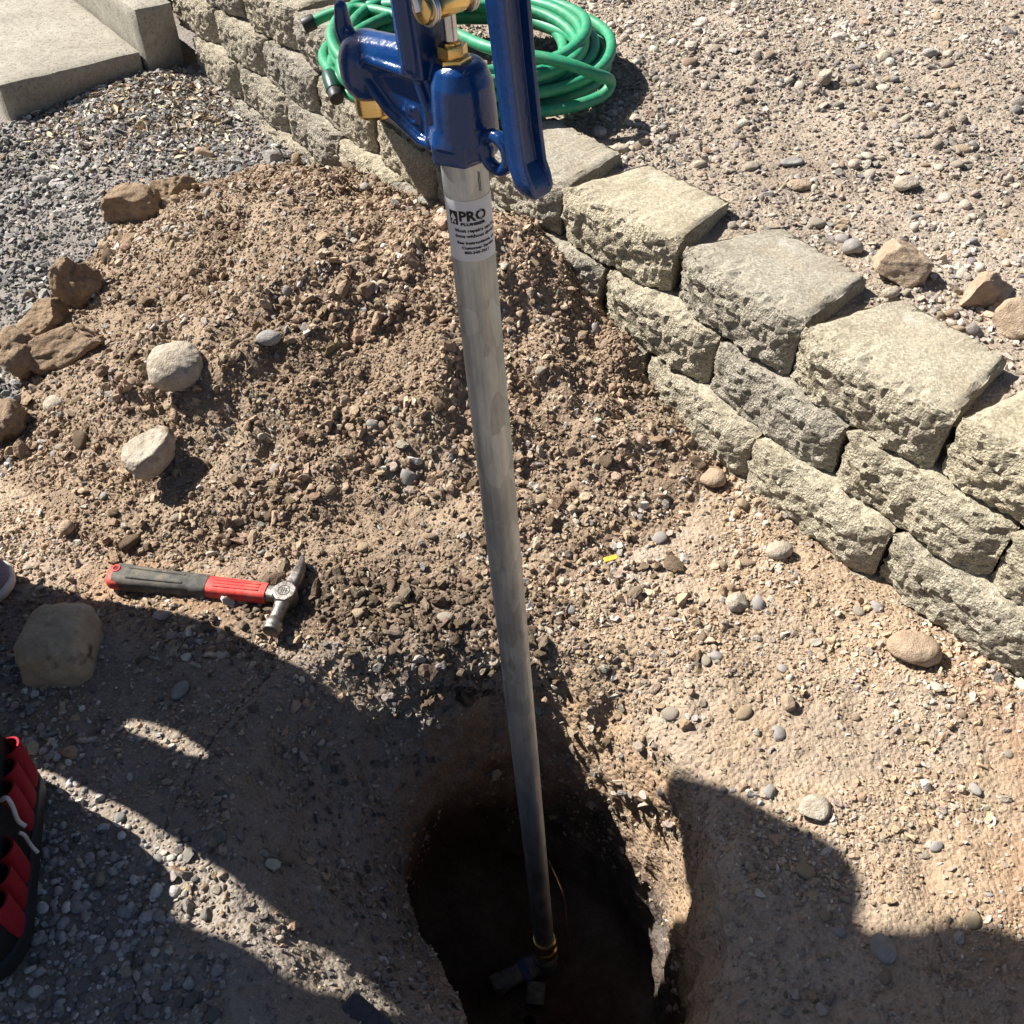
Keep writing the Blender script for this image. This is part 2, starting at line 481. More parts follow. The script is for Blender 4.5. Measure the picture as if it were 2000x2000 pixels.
def wall_side(x, y):
    """signed distance behind the wall front (positive = behind), for arrays"""
    x = np.asarray(x, float); y = np.asarray(y, float)
    A, B = PX[::6][:-1], PX[::6][1:]
    best = np.full(x.shape, 1e9); sgn = np.full(x.shape, -1.0)
    for (ax, ay), (bx, by) in zip(A, B):
        ux, uy = bx-ax, by-ay; L2 = ux*ux+uy*uy
        t = np.clip(((x-ax)*ux + (y-ay)*uy)/L2, 0, 1)
        ex, ey = x-(ax+t*ux), y-(ay+t*uy)
        d = np.hypot(ex, ey); c = ux*ey - uy*ex
        m = d < best
        best = np.where(m, d, best); sgn = np.where(m, np.sign(c), sgn)
    return best*sgn
BH, SETBACK, NCOURSE = 0.1, 0.028, 4
WALL_TOP = 0.32

# ------------------------------------------------------------------ terrain
def base_z(x, y):
    z = 0.012*fbm(x, y, 0, 0.7, 3, 3) + 0.006*fbm(x, y, 0, 0.16, 3, 5)
    z = z + 0.045*np.exp(-((x+1.02)**2 + (y-2.86)**2)/(2*0.16**2))          # litter piled in the corner
    z = z + 0.02*np.exp(-((x-0.42)**2 + (y-0.95)**2)/(2*0.18**2))
    wl = np.abs((x-0.375)*0.79 + (y-1.195)*0.61)                            # soil washed up against the foot of the wall
    z = z + (0.022 + 0.012*fbm(x, y, 0, 0.2, 2, 7))*np.exp(-(wl/0.13)**2)*sstep(0.1, 0.3, x)*(y < 1.6)
    return z
def mound_z(x, y):
    a = np.exp(-(((x+0.16)/0.40)**2 + ((y-1.66)/0.36)**2))
    b = np.exp(-(((x+0.52)/0.36)**2 + ((y-1.72)/0.42)**2))
    c = np.exp(-(((x-0.02)/0.28)**2 + ((y-1.30)/0.26)**2))
    d = np.exp(-(((x+0.50)/0.30)**2 + ((y-2.06)/0.26)**2))
    e = np.exp(-(((x+0.62)/0.30)**2 + ((y-1.28)/0.22)**2))
    g = np.exp(-(((x-0.04)/0.15)**2 + ((y-1.66)/0.16)**2))
    h = 0.20*a + 0.10*b + 0.055*c + 0.075*d + 0.03*e + 0.085*g - 0.022
    h = h + (0.026*fbm(x, y, 0, 0.24, 4, 21) + 0.015*fbm(x, y, 0, 0.07, 3, 24))*sstep(-0.03, 0.07, h)
    return h
def fine_z(x, y):
    return 0.0032*fbm(x, y, 0, 0.035, 3, 31) + 0.0016*fbm(x, y, 0, 0.011, 2, 37)

HC = np.array([0.03, 0.53])
HR = 0.50                                                 # the hole's own patch of ground reaches this far
_th = np.radians([0, 22, 45, 65, 90, 115, 137, 160, 180, 210, 235, 270, 315, 360])
_rs = [0.226, 0.230, 0.236, 0.268, 0.318, 0.320, 0.275, 0.205, 0.165, 0.138, 0.150, 0.215, 0.250, 0.226]
_ro = [0.246, 0.252, 0.282, 0.345, 0.350, 0.385, 0.445, 0.41, 0.36, 0.31, 0.27, 0.255, 0.270, 0.246]
_zl = [0.022, 0.03, 0.06, 0.10, 0.06, 0.09, 0.20, 0.23, 0.22, 0.19, 0.14, 0.07, 0.04, 0.022]
FLOOR = -0.63

def grid_lines(a, b, step, lo, hi, grow=1.045):
    L = list(np.arange(a, b + step/2, step))
    s = step
    while L[-1] < hi: s *= grow; L.append(L[-1] + s)
    s = step
    left = []
    x = a
    while x > lo: s *= grow; x -= s; left.append(x)
    return np.array(left[::-1] + L)

def grid_faces(nx, ny):
    i = np.arange(nx-1)[None, :] + np.arange(ny-1)[:, None]*nx
    i = i.ravel()
    return np.stack([i, i+1, i+1+nx, i+nx], 1)

def compact(V, F):
    used = np.unique(F); m = np.full(len(V), -1, dtype=np.int64); m[used] = np.arange(len(used))
    return V[used], m[F], used

# zone colours of the lower ground
C_TAN = np.array([0.345, 0.255, 0.172]); C_BRN = np.array([0.31, 0.205, 0.13]); C_GRV = np.array([0.22, 0.195, 0.172]); C_DUST = np.array([0.31, 0.25, 0.195]); C_MUD_SHADE = np.array([0.075, 0.048, 0.030])
def gravel_w(x, y):
    n = 0.10*fbm(x, y, 0, 0.25, 3, 41)
    far = sstep(-0.03, 0.10, (y - 1.52) - 0.9*(x + 0.80) + n - 0.35*np.maximum(0, x+0.55)) * sstep(1.1, 1.3, y + n)
    left = sstep(0.78, 0.92, -x + 0.25*n - 0.25*np.abs(y-1.5)) * (y > 0.9)
    near = sstep(0.24, 0.40, -(x + 0.15) - 0.55*(y - 0.50) + n) * sstep(1.02, 0.80, y + n)
    return np.clip(np.maximum(np.maximum(far, near), left*0.6), 0, 1)
def rim_w(x, y):                                             # freshly dug, darker crumbs heaped behind the dig
    n = fbm(x, y, 0, 0.12, 3, 59)
    return np.clip(np.exp(-(((x+0.16)/0.24)**2 + ((y-0.965)/0.088)**2))*(1.15 + 0.9*n), 0, 1)
def zone_col(x, y, z):
    g = gravel_w(x, y)
    w = sstep(-0.15, 0.15, fbm(x, y, 0, 0.35, 3, 51) + 0.5*(y - 1.25) - 0.15*x)[:, None]
    c = C_TAN*(1-w) + C_BRN*w
    d = sstep(0.05, 0.5, fbm(x, y, 0, 0.18, 3, 55))[:, None]*0.6
    c = c*(1-d) + C_DUST*d
    c = c*(1-g[:, None]) + C_GRV*g[:, None]
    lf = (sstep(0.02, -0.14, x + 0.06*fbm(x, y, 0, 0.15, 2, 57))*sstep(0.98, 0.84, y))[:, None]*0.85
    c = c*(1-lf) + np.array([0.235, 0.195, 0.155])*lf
    k = rim_w(x, y)[:, None]*0.9
    c = c*(1-k) + C_BRN*0.5*k
    wl_ = (sstep(-0.035, -0.09, z)*sstep(-0.08, 0.04, x))[:, None]*0.8                # the cut face shows warmer subsoil
    c = c*(1-wl_) + np.array([0.37, 0.245, 0.145])*wl_
    m = sstep(-0.24, -0.42, z + 0.06*fbm(x, y, z, 0.12, 3, 58))[:, None]       # damp subsoil, darkened on with depth: the dig's shade painted into its colour
    return c*(1-m) + C_MUD_SHADE*m

gx = grid_lines(-1.15, 1.0, 0.006, -30, 30); gy = grid_lines(0.10, 2.4, 0.006, -30, 30)
X, Y = np.meshgrid(gx, gy); x, y = X.ravel(), Y.ravel()
z = base_z(x, y) + fine_z(x, y)*(np.hypot(x, y-1.4) < 4)
V = np.stack([x, y, z], 1); F = grid_faces(len(gx), len(gy))
cx, cy = V[F].mean(1)[:, 0], V[F].mean(1)[:, 1]
keep = (np.hypot(cx-HC[0], cy-HC[1]) > HR - 0.006)
near = (np.abs(cx) < 2.2) & (cy > -0.5) & (cy < 5)
ws = np.full(len(cx), -1.0); ws[near] = wall_side(cx[near], cy[near])
keep &= ~((ws > 0.12) & (cx > -0.98) & (cx < 1.8))
V1, F1, _ = compact(V, F[keep])
# the dig: rings of points run from the middle of its floor up the wall and over the lip
NT, NSS = 640, 250
th = np.linspace(0, 2*np.pi, NT, endpoint=False)
def per(v):
    r = np.interp(th, _th, v)
    k = np.exp(-0.5*(np.arange(-30, 31)/11.0)**2); k /= k.sum()
    return np.convolve(np.concatenate([r[-30:], r, r[:30]]), k, 'valid')
lump = 0.008*fbm(np.cos(th)*2, np.sin(th)*2, 0, 0.45, 4, 61)
rs, ro, zl = per(_rs) + lump, per(_ro) + lump*1.6, per(_zl)
rd = np.minimum(rs, 0.24 + 0.7*(rs-0.24))
prof_r = np.stack([rs*0, rd*0.55, rd*0.95, rd*1.0, rs*0.4 + rd*0.6, rs*0.985, rs + 0.012, rs*0.45 + ro*0.55, ro, ro + 0.03, np.full(NT, HR + 0.012)], 1)
prof_z = np.stack([zl*0 + FLOOR, zl*0 + FLOOR + 0.005, zl*0 + FLOOR + 0.03, zl*0 + FLOOR*0.72, -zl*0.5 + FLOOR*0.35, -zl - 0.06, -zl, -zl*0.42, -zl*0.03 - 0.006, zl*0 + 0.004, zl*0], 1)
knot = np.array([0, 0.08, 0.16, 0.28, 0.42, 0.52, 0.58, 0.70, 0.84, 0.90, 1.0])
ss = np.linspace(0, 1, NSS)
ss[0] = 0.004
Rr = np.array([np.interp(ss, knot, prof_r[i]) for i in range(NT)]); Zr = np.array([np.interp(ss, knot, prof_z[i]) for i in range(NT)])
kk = np.exp(-0.5*(np.arange(-9, 10)/3.2)**2); kk /= kk.sum()
def sm(A):
    P = np.concatenate([np.repeat(A[:, :1], 9, 1), A, np.repeat(A[:, -1:], 9, 1)], 1)
    out = np.apply_along_axis(lambda q: np.convolve(q, kk, 'valid'), 1, P)
    out[:, -12:] = A[:, -12:]; return out
Rr, Zr = sm(Rr), sm(Zr)
TH2 = th[:, None] + 0*Rr
hx, hy = HC[0] + Rr*np.cos(TH2), HC[1] + Rr*np.sin(TH2)
w_out = sstep(0.30, 0.03, -Zr) 
hz = Zr + base_z(hx, hy)*w_out
# roughness, pushed along the surface's own slope
dR = np.gradient(Rr, axis=1); dZ = np.gradient(Zr, axis=1); L = np.hypot(dR, dZ) + 1e-9
nr, nz = -dZ/L, dR/L
edge = np.clip((HR - Rr)/0.04, 0, 1)
rel = (0.013*fbm(hx, hy, hz, 0.16, 3, 71) + 0.0045*fbm(hx, hy, hz, 0.04, 3, 74))*sstep(0.02, 0.12, -Zr) + 0.004*fbm(hx, hy, hz, 0.035, 3, 31)
rel = rel*edge
hx = hx + np.cos(TH2)*nr*rel; hy = hy + np.sin(TH2)*nr*rel; hz = hz + nz*rel
hz = np.where(Rr > HR - 0.01, base_z(hx, hy) + fine_z(hx, hy) - 0.0025, hz)
hV = np.stack([hx.ravel(), hy.ravel(), hz.ravel()], 1)
a = (np.arange(NT)[:, None]*NSS + np.arange(NSS-1)[None, :]).ravel()
b = (((np.arange(NT)+1) % NT)[:, None]*NSS + np.arange(NSS-1)[None, :]).ravel()
hF = np.stack([a, a+1, b+1, b], 1)
Vg = np.concatenate([V1, hV]); Fg = np.concatenate([F1, hF + len(V1)])
me = np_mesh('ground', Vg, Fg)
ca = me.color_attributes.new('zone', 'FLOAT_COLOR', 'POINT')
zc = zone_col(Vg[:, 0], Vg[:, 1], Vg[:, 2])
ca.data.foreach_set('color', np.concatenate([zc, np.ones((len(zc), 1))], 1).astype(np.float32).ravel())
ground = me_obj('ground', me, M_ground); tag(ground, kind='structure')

# spoil heap: its own sheet, tucked into the ground at its edge and against the wall at its back
mx = np.arange(-1.25, 0.50, 0.006); my = np.arange(0.90, 2.50, 0.006)
X, Y = np.meshgrid(mx, my); x, y = X.ravel(), Y.ravel()
mh = mound_z(x, y)
z = base_z(x, y) + mh + fine_z(x, y)*1.4
z = np.where(mh < 0, base_z(x, y) + mh*2.2 - 0.002 + fine_z(x, y), z)
V = np.stack([x, y, z], 1); F = grid_faces(len(mx), len(my))
fc = V[F].mean(1); fm = mh[F].max(1)
keep = (fm > -0.012) & (wall_side(fc[:, 0], fc[:, 1]) < 0.13)
Vm, Fm, _ = compact(V, F[keep])
mound = me_obj('dirt_mound', np_mesh('dirt_mound', Vm, Fm), M_mound); tag(mound, kind='structure')

# gravel terrace held up by the wall
tsl = grid_lines(s_near(-0.9, 2.9), s_near(1.0, 0.45), 0.009, -25, 30, 1.06)
td = grid_lines(0.13, 1.4, 0.009, 0.12, 30, 1.05)
def ext_path(s):
    s = np.asarray(s, float)
    x, y, dx, dy = path_at(np.clip(s, 0.06, PS[-1]-0.06))
    e = s - np.clip(s, 0.06, PS[-1]-0.06)
    return x + dx*e, y + dy*e, dx, dy
def terrace_xy(s, d):
    x, y, dx, dy = ext_path(s)
    k = sstep(0.1, 0.8, d)                        # far from the wall the strips run parallel, so that they never cross
    ux = dx*(1-k) + 0.62*k; uy = dy*(1-k) - 0.785*k
    return x - uy*d, y + ux*d
def terrace_z(x, y, d):
    return WALL_TOP - 0.034 + 0.01*fbm(x, y, 0, 0.6, 3, 81) + 0.006*fbm(x, y, 0, 0.15, 3, 83) + 0.02*sstep(0.2, 0.9, d) + fine_z(x, y)*(d < 3)
S, D = np.meshgrid(tsl, td); S, D = S.ravel(), D.ravel()
x, y = terrace_xy(S, D)
Vt = np.stack([x, y, terrace_z(x, y, D)], 1); Ft = grid_faces(len(tsl), len(td))
terrace = me_obj('gravel_terrace', np_mesh('gravel_terrace', Vt, Ft), M_terrace); tag(terrace, kind='structure')
TD = D

# ------------------------------------------------------------------ concrete step with its kerb
E0 = Vector((-1.088, 2.953, 0)); EU = Vector((0.8, 0.6, 0)); EV = Vector((-0.6, 0.8, 0))      # along the front, into the back
def rough_box(name, mat, o, u0, u1, v0, v1, z0, z1, parent, seed, step=0.02, chip=0.006, lean=0.0):
    nu, nv, nz = [max(2, int(round(t/step))) for t in (u1-u0, v1-v0, z1-z0)]
    nu, nv = min(nu, 70), min(nv, 70)
    bm = bmesh.new()
    idx = {}
    def vert(i, j, k):
        if (i, j, k) not in idx: idx[(i, j, k)] = bm.verts.new((i/nu, j/nv, k/nz))
        return idx[(i, j, k)]
    for i in range(nu):
        for j in range(nv):
            for k in (0, nz): bm.faces.new((vert(i, j, k), vert(i+1, j, k), vert(i+1, j+1, k), vert(i, j+1, k)))
    for i in range(nu):
        for k in range(nz):
            for j in (0, nv): bm.faces.new((vert(i, j, k), vert(i+1, j, k), vert(i+1, j, k+1), vert(i, j, k+1)))
    for j in range(nv):
        for k in range(nz):
            for i in (0, nu): bm.faces.new((vert(i, j, k), vert(i, j+1, k), vert(i, j+1, k+1), vert(i, j, k+1)))
    vs = list(bm.verts)
    P = np.array([v.co[:] for v in vs])
    U, W, Z = u0 + P[:, 0]*(u1-u0), v0 + P[:, 1]*(v1-v0), z0 + P[:, 2]*(z1-z0)
    eu = np.minimum(U-u0, u1-U); ev = np.minimum(W-v0, v1-W); ez = z1-Z
    d2 = np.sort(np.stack([eu, ev, ez], 1), 1)[:, 1]                 # distance to the nearest arris
    n1 = fbm(U*1.0, W, Z, 0.09, 4, seed); n2 = fbm(U, W, Z, 0.05, 3, seed+9)
    wear = np.clip(1 - d2/(0.016 + 0.01*n1), 0, 1)*chip
    U += np.where(U-u0 < 1e-4, 1, np.where(u1-U < 1e-4, -1, 0))*wear + 0.0015*n2
    W += np.where(W-v0 < 1e-4, 1, np.where(v1-W < 1e-4, -1, 0))*wear + 0.0015*n1
    Z += np.where(z1-Z < 1e-4, -1, 0)*wear + 0.0012*n1
    for v, a, b, c in zip(vs, U, W, Z): v.co = o + EU*float(a) + EV*float(b) + Vector((0, 0, float(c)))
    return bm_obj(name, bm, mat, parent, angle=R(40))
step_ = empty('concrete_step', E0)
tag(step_, 'weathered concrete step slab with a raised kerb in the corner by the wall', 'concrete step')
rough_box('slab', M_slab, Vector((0, 0, 0)), -0.415, 0.001, 0.0, 1.6, -0.12, 0.09, step_, 5)
rough_box('footing', M_slab, Vector((0, 0, 0)), -0.41, 0.003, 0.012, 1.5, -0.14, 0.045, step_, 25)
rough_box('kerb', M_slab, Vector((0, 0, 0)), 0.004, 0.125, -0.012, 1.6, -0.12, 0.205, step_, 15)

# ------------------------------------------------------------------ retaining wall, block by block
def block_mesh(seed, w=0.277, d=0.2, back=0.205, h=BH):
    nx, ny, nz = 54, 16, 20
    bm = bmesh.new(); idx = {}
    def vert(i, j, k):
        if (i, j, k) not in idx: idx[(i, j, k)] = bm.verts.new((i/nx, j/ny, k/nz))
        return idx[(i, j, k)]
    for i in range(nx):
        for j in range(ny):
            for k in (0, nz): bm.faces.new((vert(i, j, k), vert(i+1, j, k), vert(i+1, j+1, k), vert(i, j+1, k)))
    for i in range(nx):
        for k in range(nz):
            for j in (0, ny): bm.faces.new((vert(i, j, k), vert(i+1, j, k), vert(i+1, j, k+1), vert(i, j, k+1)))
    for j in range(ny):
        for k in range(nz):
            for i in (0, nx): bm.faces.new((vert(i, j, k), vert(i, j+1, k), vert(i, j+1, k+1), vert(i, j, k+1)))
    vs = list(bm.verts); P = np.array([v.co[:] for v in vs])
    u, v, t = P[:, 0]*2-1, P[:, 1], P[:, 2]
    vv = v**1.5                                                   # more rows near the split face
    half = (w/2)*(1 - vv) + (back/2)*vv
    x = u*half; y = vv*d; z = t*h
    so = seed*3.7
    front = np.clip(1 - vv*d/0.05, 0, 1)
    # split face: three planes, proud in the middle, corners knocked back
    corner = np.clip((np.abs(u) - 0.58)/0.42, 0, 1)
    n_big = fbm(x + so, z, y, 0.12, 2, seed); n_mid = fbm(x + so, z*1.1, y, 0.021, 3, seed+3, 0.7); n_fin = fbm(x + so, z, y, 0.0085, 2, seed+6, 0.8)
    sag = 0.020*corner**1.8 + 0.005*(2*t-1)**4 + 0.007*np.clip((t-0.6)/0.4, 0, 1)**2
    y = y + front*(sag - 0.008 + 0.006*n_big + 0.0040*n_mid + 0.0026*n_fin)
    x = x + front*(0.002*n_mid)
    # worn edges and faintly rough sides
    z = z - np.where(t > 0.99, 1, 0)*(front*(0.004 + 0.006*n_mid) + 0.0014*n_fin + 0.002*n_big + np.clip((np.abs(u)-0.90)/0.10, 0, 1)*(0.004 + 0.006*np.abs(n_mid)) + np.clip((v-0.90)/0.10, 0, 1)*(0.004 + 0.006*np.abs(n_mid)))
    x = x - np.sign(u)*np.where(np.abs(u) > 0.99, 1, 0)*(0.002 + 0.002*n_mid)
    for q, a, b, c in zip(vs, x, y, z): q.co = (a, b, c)
    me = bpy.data.meshes.new('block')
    bmesh.ops.recalc_face_normals(bm, faces=bm.faces); bm.to_mesh(me); bm.free()
    for p in me.polygons: p.use_smooth = True
    me.set_sharp_from_angle(angle=R(24))
    me.materials.append(M_block)
    return me
BLOCKS = [block_mesh(s) for s in range(101, 108)]
wall = empty('retaining_wall', (0.045, 1.615, 0))
tag(wall, 'curving retaining wall of split-face concrete blocks behind the dirt heap', 'retaining wall')
wall_inv = Matrix.Translation((-0.045, -1.615, 0))
s_joint = s_near(0.375, 1.195)
BW = 0.2795
for c in range(NCOURSE):
    off = c*SETBACK
    ztop = WALL_TOP - (NCOURSE-1-c)*BH
    ph = 0.0 if c in (1, 3) else 0.5
    # a course set further back is a little shorter or longer in the bends: joints follow the front line
    s0 = s_joint + (0.5 + ph)*BW
    k0, k1 = -9, 9
    for k in range(k0, k1):
        s = s0 + k*BW + random.uniform(-0.004, 0.004)
        x, y, dx, dy = path_at(s)
        x, y = float(x) - float(dy)*(off + random.uniform(-0.006, 0.006)), float(y) + float(dx)*(off + random.uniform(-0.006, 0.006))
        if x < (-1.07 if c == 3 else -0.99) or x > 1.75: continue
        o = bpy.data.objects.new('block', BLOCKS[random.randrange(len(BLOCKS))])
        rz = math.atan2(dy, dx) + random.uniform(-0.03, 0.03)
        o.location = (x - 0.045, y - 1.615, ztop - BH + random.uniform(-0.003, 0.002))
        o.rotation_euler = (random.uniform(-0.012, 0.012), random.uniform(-0.012, 0.012), rz)
        o.scale = (random.uniform(0.985, 1.01), 1, random.uniform(0.985, 1.0))
        o['age'] = float(np.clip(0.5 + (x - 0.1)*1.1 + random.uniform(-0.15, 0.15), 0.0, 1.0))
        link(o, wall)

# ------------------------------------------------------------------ survey: where a sight line of the photograph meets the setting
def dirs(px, py):
    u, v = (px-1000)/FPX, -(py-1000)/FPX
    return Vector((u, math.cos(PITCH) + v*math.sin(PITCH), v*math.cos(PITCH) - math.sin(PITCH)))
bpy.context.view_layer.update()
_dg = bpy.context.evaluated_depsgraph_get()
def spot(px, py):
    ok, loc, nor, *_ = SC.ray_cast(_dg, cam.location, dirs(px, py).normalized())
    return (loc, nor) if ok else (Vector((0, 1, 0)), Vector((0, 0, 1)))
def drop(x, y, z0=1.0):
    ok, loc, nor, *_ = SC.ray_cast(_dg, Vector((x, y, z0)), Vector((0, 0, -1)))
    return (loc, nor) if ok else (Vector((x, y, 0)), Vector((0, 0, 1)))
def depth(p): return p.y*math.cos(PITCH) - (p.z - CAM_H)*math.sin(PITCH)


# ------------------------------------------------------------------ rocks
def ico(sub):
    bm = bmesh.new(); bmesh.ops.create_icosphere(bm, subdivisions=sub, radius=1.0)
    V = np.array([v.co[:] for v in bm.verts]); F = np.array([[v.index for v in f.verts] for f in bm.faces]); bm.free()
    return V, F
ICO = {k: ico(k) for k in (1, 2, 3, 4, 5)}
def rock_shape(seed, sub=4, planes=0, cut=(0.55, 0.85), amp=0.12, fine=0.03, scale=0.9, box=0.0):
    r = np.random.default_rng(seed)
    V, F = ICO[sub]; V = V.copy()
    if box: V = V/np.power((np.abs(V)**(2+box)).sum(1), 1/(2+box))[:, None]
    for _ in range(planes):
        n = r.normal(size=3); n /= np.linalg.norm(n); d = r.uniform(*cut)
        e = V@n - d
        V = V - np.clip(e, 0, None)[:, None]*n*0.93
    s = seed*1.37
    N = V/np.linalg.norm(V, axis=1)[:, None]
    V = V + N*(amp*fbm(V[:, 0]+s, V[:, 1], V[:, 2], scale, 3, seed % 97) + fine*fbm(V[:, 0]+s, V[:, 1], V[:, 2], scale*0.2, 3, seed % 89))[:, None]
    return V, F
TRI = {}
def make_rock(name, px, py, size, mat, label, cat='rock', yaw=0.0, tilt=(0, 0), seed=1, planes=5, amp=0.12, cut=(0.55, 0.85), box=0.0, sink=0.72, group=None, sub=4, fine=0.03):
    hit, nor = SURV[(px, py)]
    a, b, c = size
    d = dirs(px, py)
    loc = hit + d*((c*sink)/d.z)                          # back up the sight line to the stone's middle
    V, F = rock_shape(seed, sub, planes, cut, amp, fine, box=box)
    V = V*np.array([a, b, c])
    me = np_mesh(name, V, F)
    o = me_obj(name, me, mat)
    o.location = loc; o.rotation_euler = (tilt[0], tilt[1], yaw)
    return tag(o, label, cat, group)

ROCKS = [
 # px, py, (half sizes), material, label, yaw, tilt, planes, amp, box
 (262, 408, (0.070, 0.060, 0.052), 'rock_dirt_brown', 'large rounded brown rock caked in dirt at the mound edge by dark gravel', 0.1, (0, 0), 3, 0.13, 0.3),
 (340, 366, (0.058, 0.040, 0.040), 'rock_dirt_brown', 'flat brown dirt clod leaning on the large rounded brown rock', 0.2, (0, -0.2), 5, 0.12, 0.2),
 (150, 556, (0.050, 0.044, 0.064), 'rock_dirt_brown', 'upright wedge-shaped brown rock, tallest of the pile at left', 0.4, (0.1, 0.25), 7, 0.10, 0.0),
 (92, 622, (0.054, 0.042, 0.040), 'rock_dirt_brown', 'blocky brown dirt clod wedged below the upright wedge rock', 0.7, (0, 0.1), 5, 0.12, 0.3),
 (44, 688, (0.048, 0.055, 0.050), 'rock_dirt_brown', 'rough brown clod at the lower left end of the rock pile', -0.3, (0, 0), 5, 0.14, 0.2),
 (138, 676, (0.092, 0.044, 0.042), 'rock_dirt_brown', 'long brown stone lying slanted at the front of the rock pile', 0.55, (0, -0.06), 4, 0.10, 0.2),
 (-4, 818, (0.050, 0.060, 0.048), 'rock_dirt_brown', 'rounded brown rock cut by the left edge of the picture', 0.2, (0, 0), 3, 0.10, 0.3),
 (342, 716, (0.050, 0.047, 0.038), 'rock_cream', 'round cream-coloured cobble on the slope of the dirt mound', 0.3, (0, 0.1), 2, 0.07, 0.4),
 (292, 882, (0.033, 0.054, 0.033), 'rock_cream', 'oblong pale cobble standing tilted below the round cream cobble', -0.35, (0, 0), 3, 0.07, 0.6),
 (118, 1262, (0.050, 0.058, 0.046), 'rock_sandstone', 'big squarish tan stone half in shade near the hammer', 0.05, (-0.1, 0), 0, 0.09, 2.4),
 (1755, 517, (0.060, 0.044, 0.040), 'rock_tan', 'angular orange-tan rock on the gravel behind the wall cap', 0.1, (0, 0), 7, 0.08, 0.0),
 (1928, 570, (0.062, 0.034, 0.034), 'rock_tan', 'wedge-shaped tan rock at the right edge behind the wall', 0.5, (0.2, 0.1), 7, 0.08, 0.0),
 (1992, 622, (0.044, 0.038, 0.034), 'rock_tan', 'rounded tan rock cut by the right edge, nearest the wall', 0.2, (0, 0), 4, 0.09, 0.0),
 (1785, 1268, (0.037, 0.029, 0.024), 'rock_tan', 'smooth tan cobble at the foot of the lowest blocks', -0.35, (0, 0), 2, 0.05, 0.0),
 (1393, 935, (0.023, 0.021, 0.018), 'rock_tan', 'small pinkish tan stone near the foot of the middle blocks', 0.0, (0, 0), 4, 0.08, 0.0),
 (1522, 1075, (0.023, 0.016, 0.014), 'rock_cream', 'smooth oval cream pebble beside the lowest course', 0.25, (0, 0), 0, 0.04, 0.0),
 (525, 660, (0.022, 0.016, 0.013), 'rock_grey', 'oval grey-green pebble high on the dirt mound', 0.15, (0, 0), 0, 0.04, 0.0),
 (1592, 1580, (0.022, 0.019, 0.013), 'rock_cream', 'flat cream cobble at the edge of the shadow right of the hole', 0.6, (0, 0), 3, 0.06, 0.0),
 (1725, 1852, (0.014, 0.018, 0.012), 'rock_grey', 'oval mauve-grey pebble in the shadow at lower right', 0.3, (0, 0), 1, 0.04, 0.0),
 (352, 1348, (0.010, 0.017, 0.010), 'rock_grey', 'egg-shaped grey pebble in shade left of the hole', -0.5, (0, 0), 0, 0.03, 0.0),
 (108, 788, (0.024, 0.019, 0.016), 'rock_cream', 'pair-like split pale stone near the left edge rock', 0.2, (0, 0), 6, 0.12, 0.0),
 (1440, 1176, (0.018, 0.018, 0.014), 'rock_cream', 'crumbly pale stone between the hole and the wall', 0.2, (0, 0), 5, 0.12, 0.0),
 (256, 468, (0.024, 0.022, 0.020), 'rock_dirt_brown', 'small brown clod in front of the large rounded brown rock', 0.2, (0, 0), 5, 0.14, 0.0),
 (82, 352, (0.026, 0.014, 0.012), 'rock_grey', 'single larger flat grey stone on the dark gravel at left', -0.1, (0, 0), 2, 0.06, 0.0),
 (130, 1030, (0.012, 0.014, 0.011), 'rock_tan', 'round tan pebble above the grey shoe toe', 0.0, (0, 0), 0, 0.04, 0.0),
 (1539, 1372, (0.010, 0.014, 0.011), 'rock_tan', 'orange-brown pebble on the bare soil right of the hole', 0.2, (0, 0), 3, 0.06, 0.0),
 (1666, 484, (0.018, 0.017, 0.016), 'rock_grey', 'dark grey round stone left of the angular orange-tan rock', 0.1, (0, 0), 2, 0.06, 0.0),
 (1740, 572, (0.015, 0.011, 0.010), 'rock_cream', 'cream pebble in front of the angular orange-tan rock', 0.1, (0, 0), 1, 0.05, 0.0),
 (1561, 361, (0.026, 0.017, 0.009), 'rock_tan', 'flat reddish stone out on the gravel terrace', 0.0, (0, 0), 2, 0.05, 0.0),
 (1547, 317, (0.024, 0.012, 0.009), 'rock_grey', 'dark flat slate-like stone out on the gravel terrace', 0.1, (0, 0), 2, 0.05, 0.0),
 (1771, 359, (0.024, 0.019, 0.015), 'rock_cream', 'pale dusty stone far out on the gravel terrace', 0.0, (0, 0), 3, 0.06, 0.0),
 (1612, 149, (0.015, 0.016, 0.020), 'rock_cream', 'upright pale pebble farthest out on the terrace', 0.0, (0, 0), 1, 0.05, 0.0),
 (1170, 258, (0.017, 0.013, 0.012), 'rock_grey', 'grey pebble beside the wall cap right of the hose', 0.0, (0, 0), 1, 0.05, 0.0),
 (1212, 289, (0.021, 0.014, 0.012), 'rock_cream', 'pale wedge pebble behind the wall cap right of the hose', -0.4, (0, 0), 4, 0.06, 0.0),
 (398, 300, (0.028, 0.020, 0.020), 'rock_tan', 'tan stone on the far rim of the dirt mound by the wall', -0.4, (0, 0), 5, 0.10, 0.0),
 (530, 310, (0.034, 0.022, 0.022), 'rock_grey', 'grey-brown stone at the mound rim touching the wall foot', -0.2, (0, 0), 4, 0.08, 0.0),
 (578, 318, (0.018, 0.020, 0.024), 'rock_dirt_brown', 'reddish brown clod propped against the wall foot', 0.2, (0, 0), 4, 0.10, 0.0),
]
EXTRA = [(222, 1142), (560, 1180), (600, 1130), (1192, 1097), (697, 1945), (915, 130), (240, 180)]
SURV = {}
for r_ in ROCKS: SURV[(r_[0], r_[1])] = spot(r_[0], r_[1])
for e_ in EXTRA: SURV[e_] = spot(*e_)
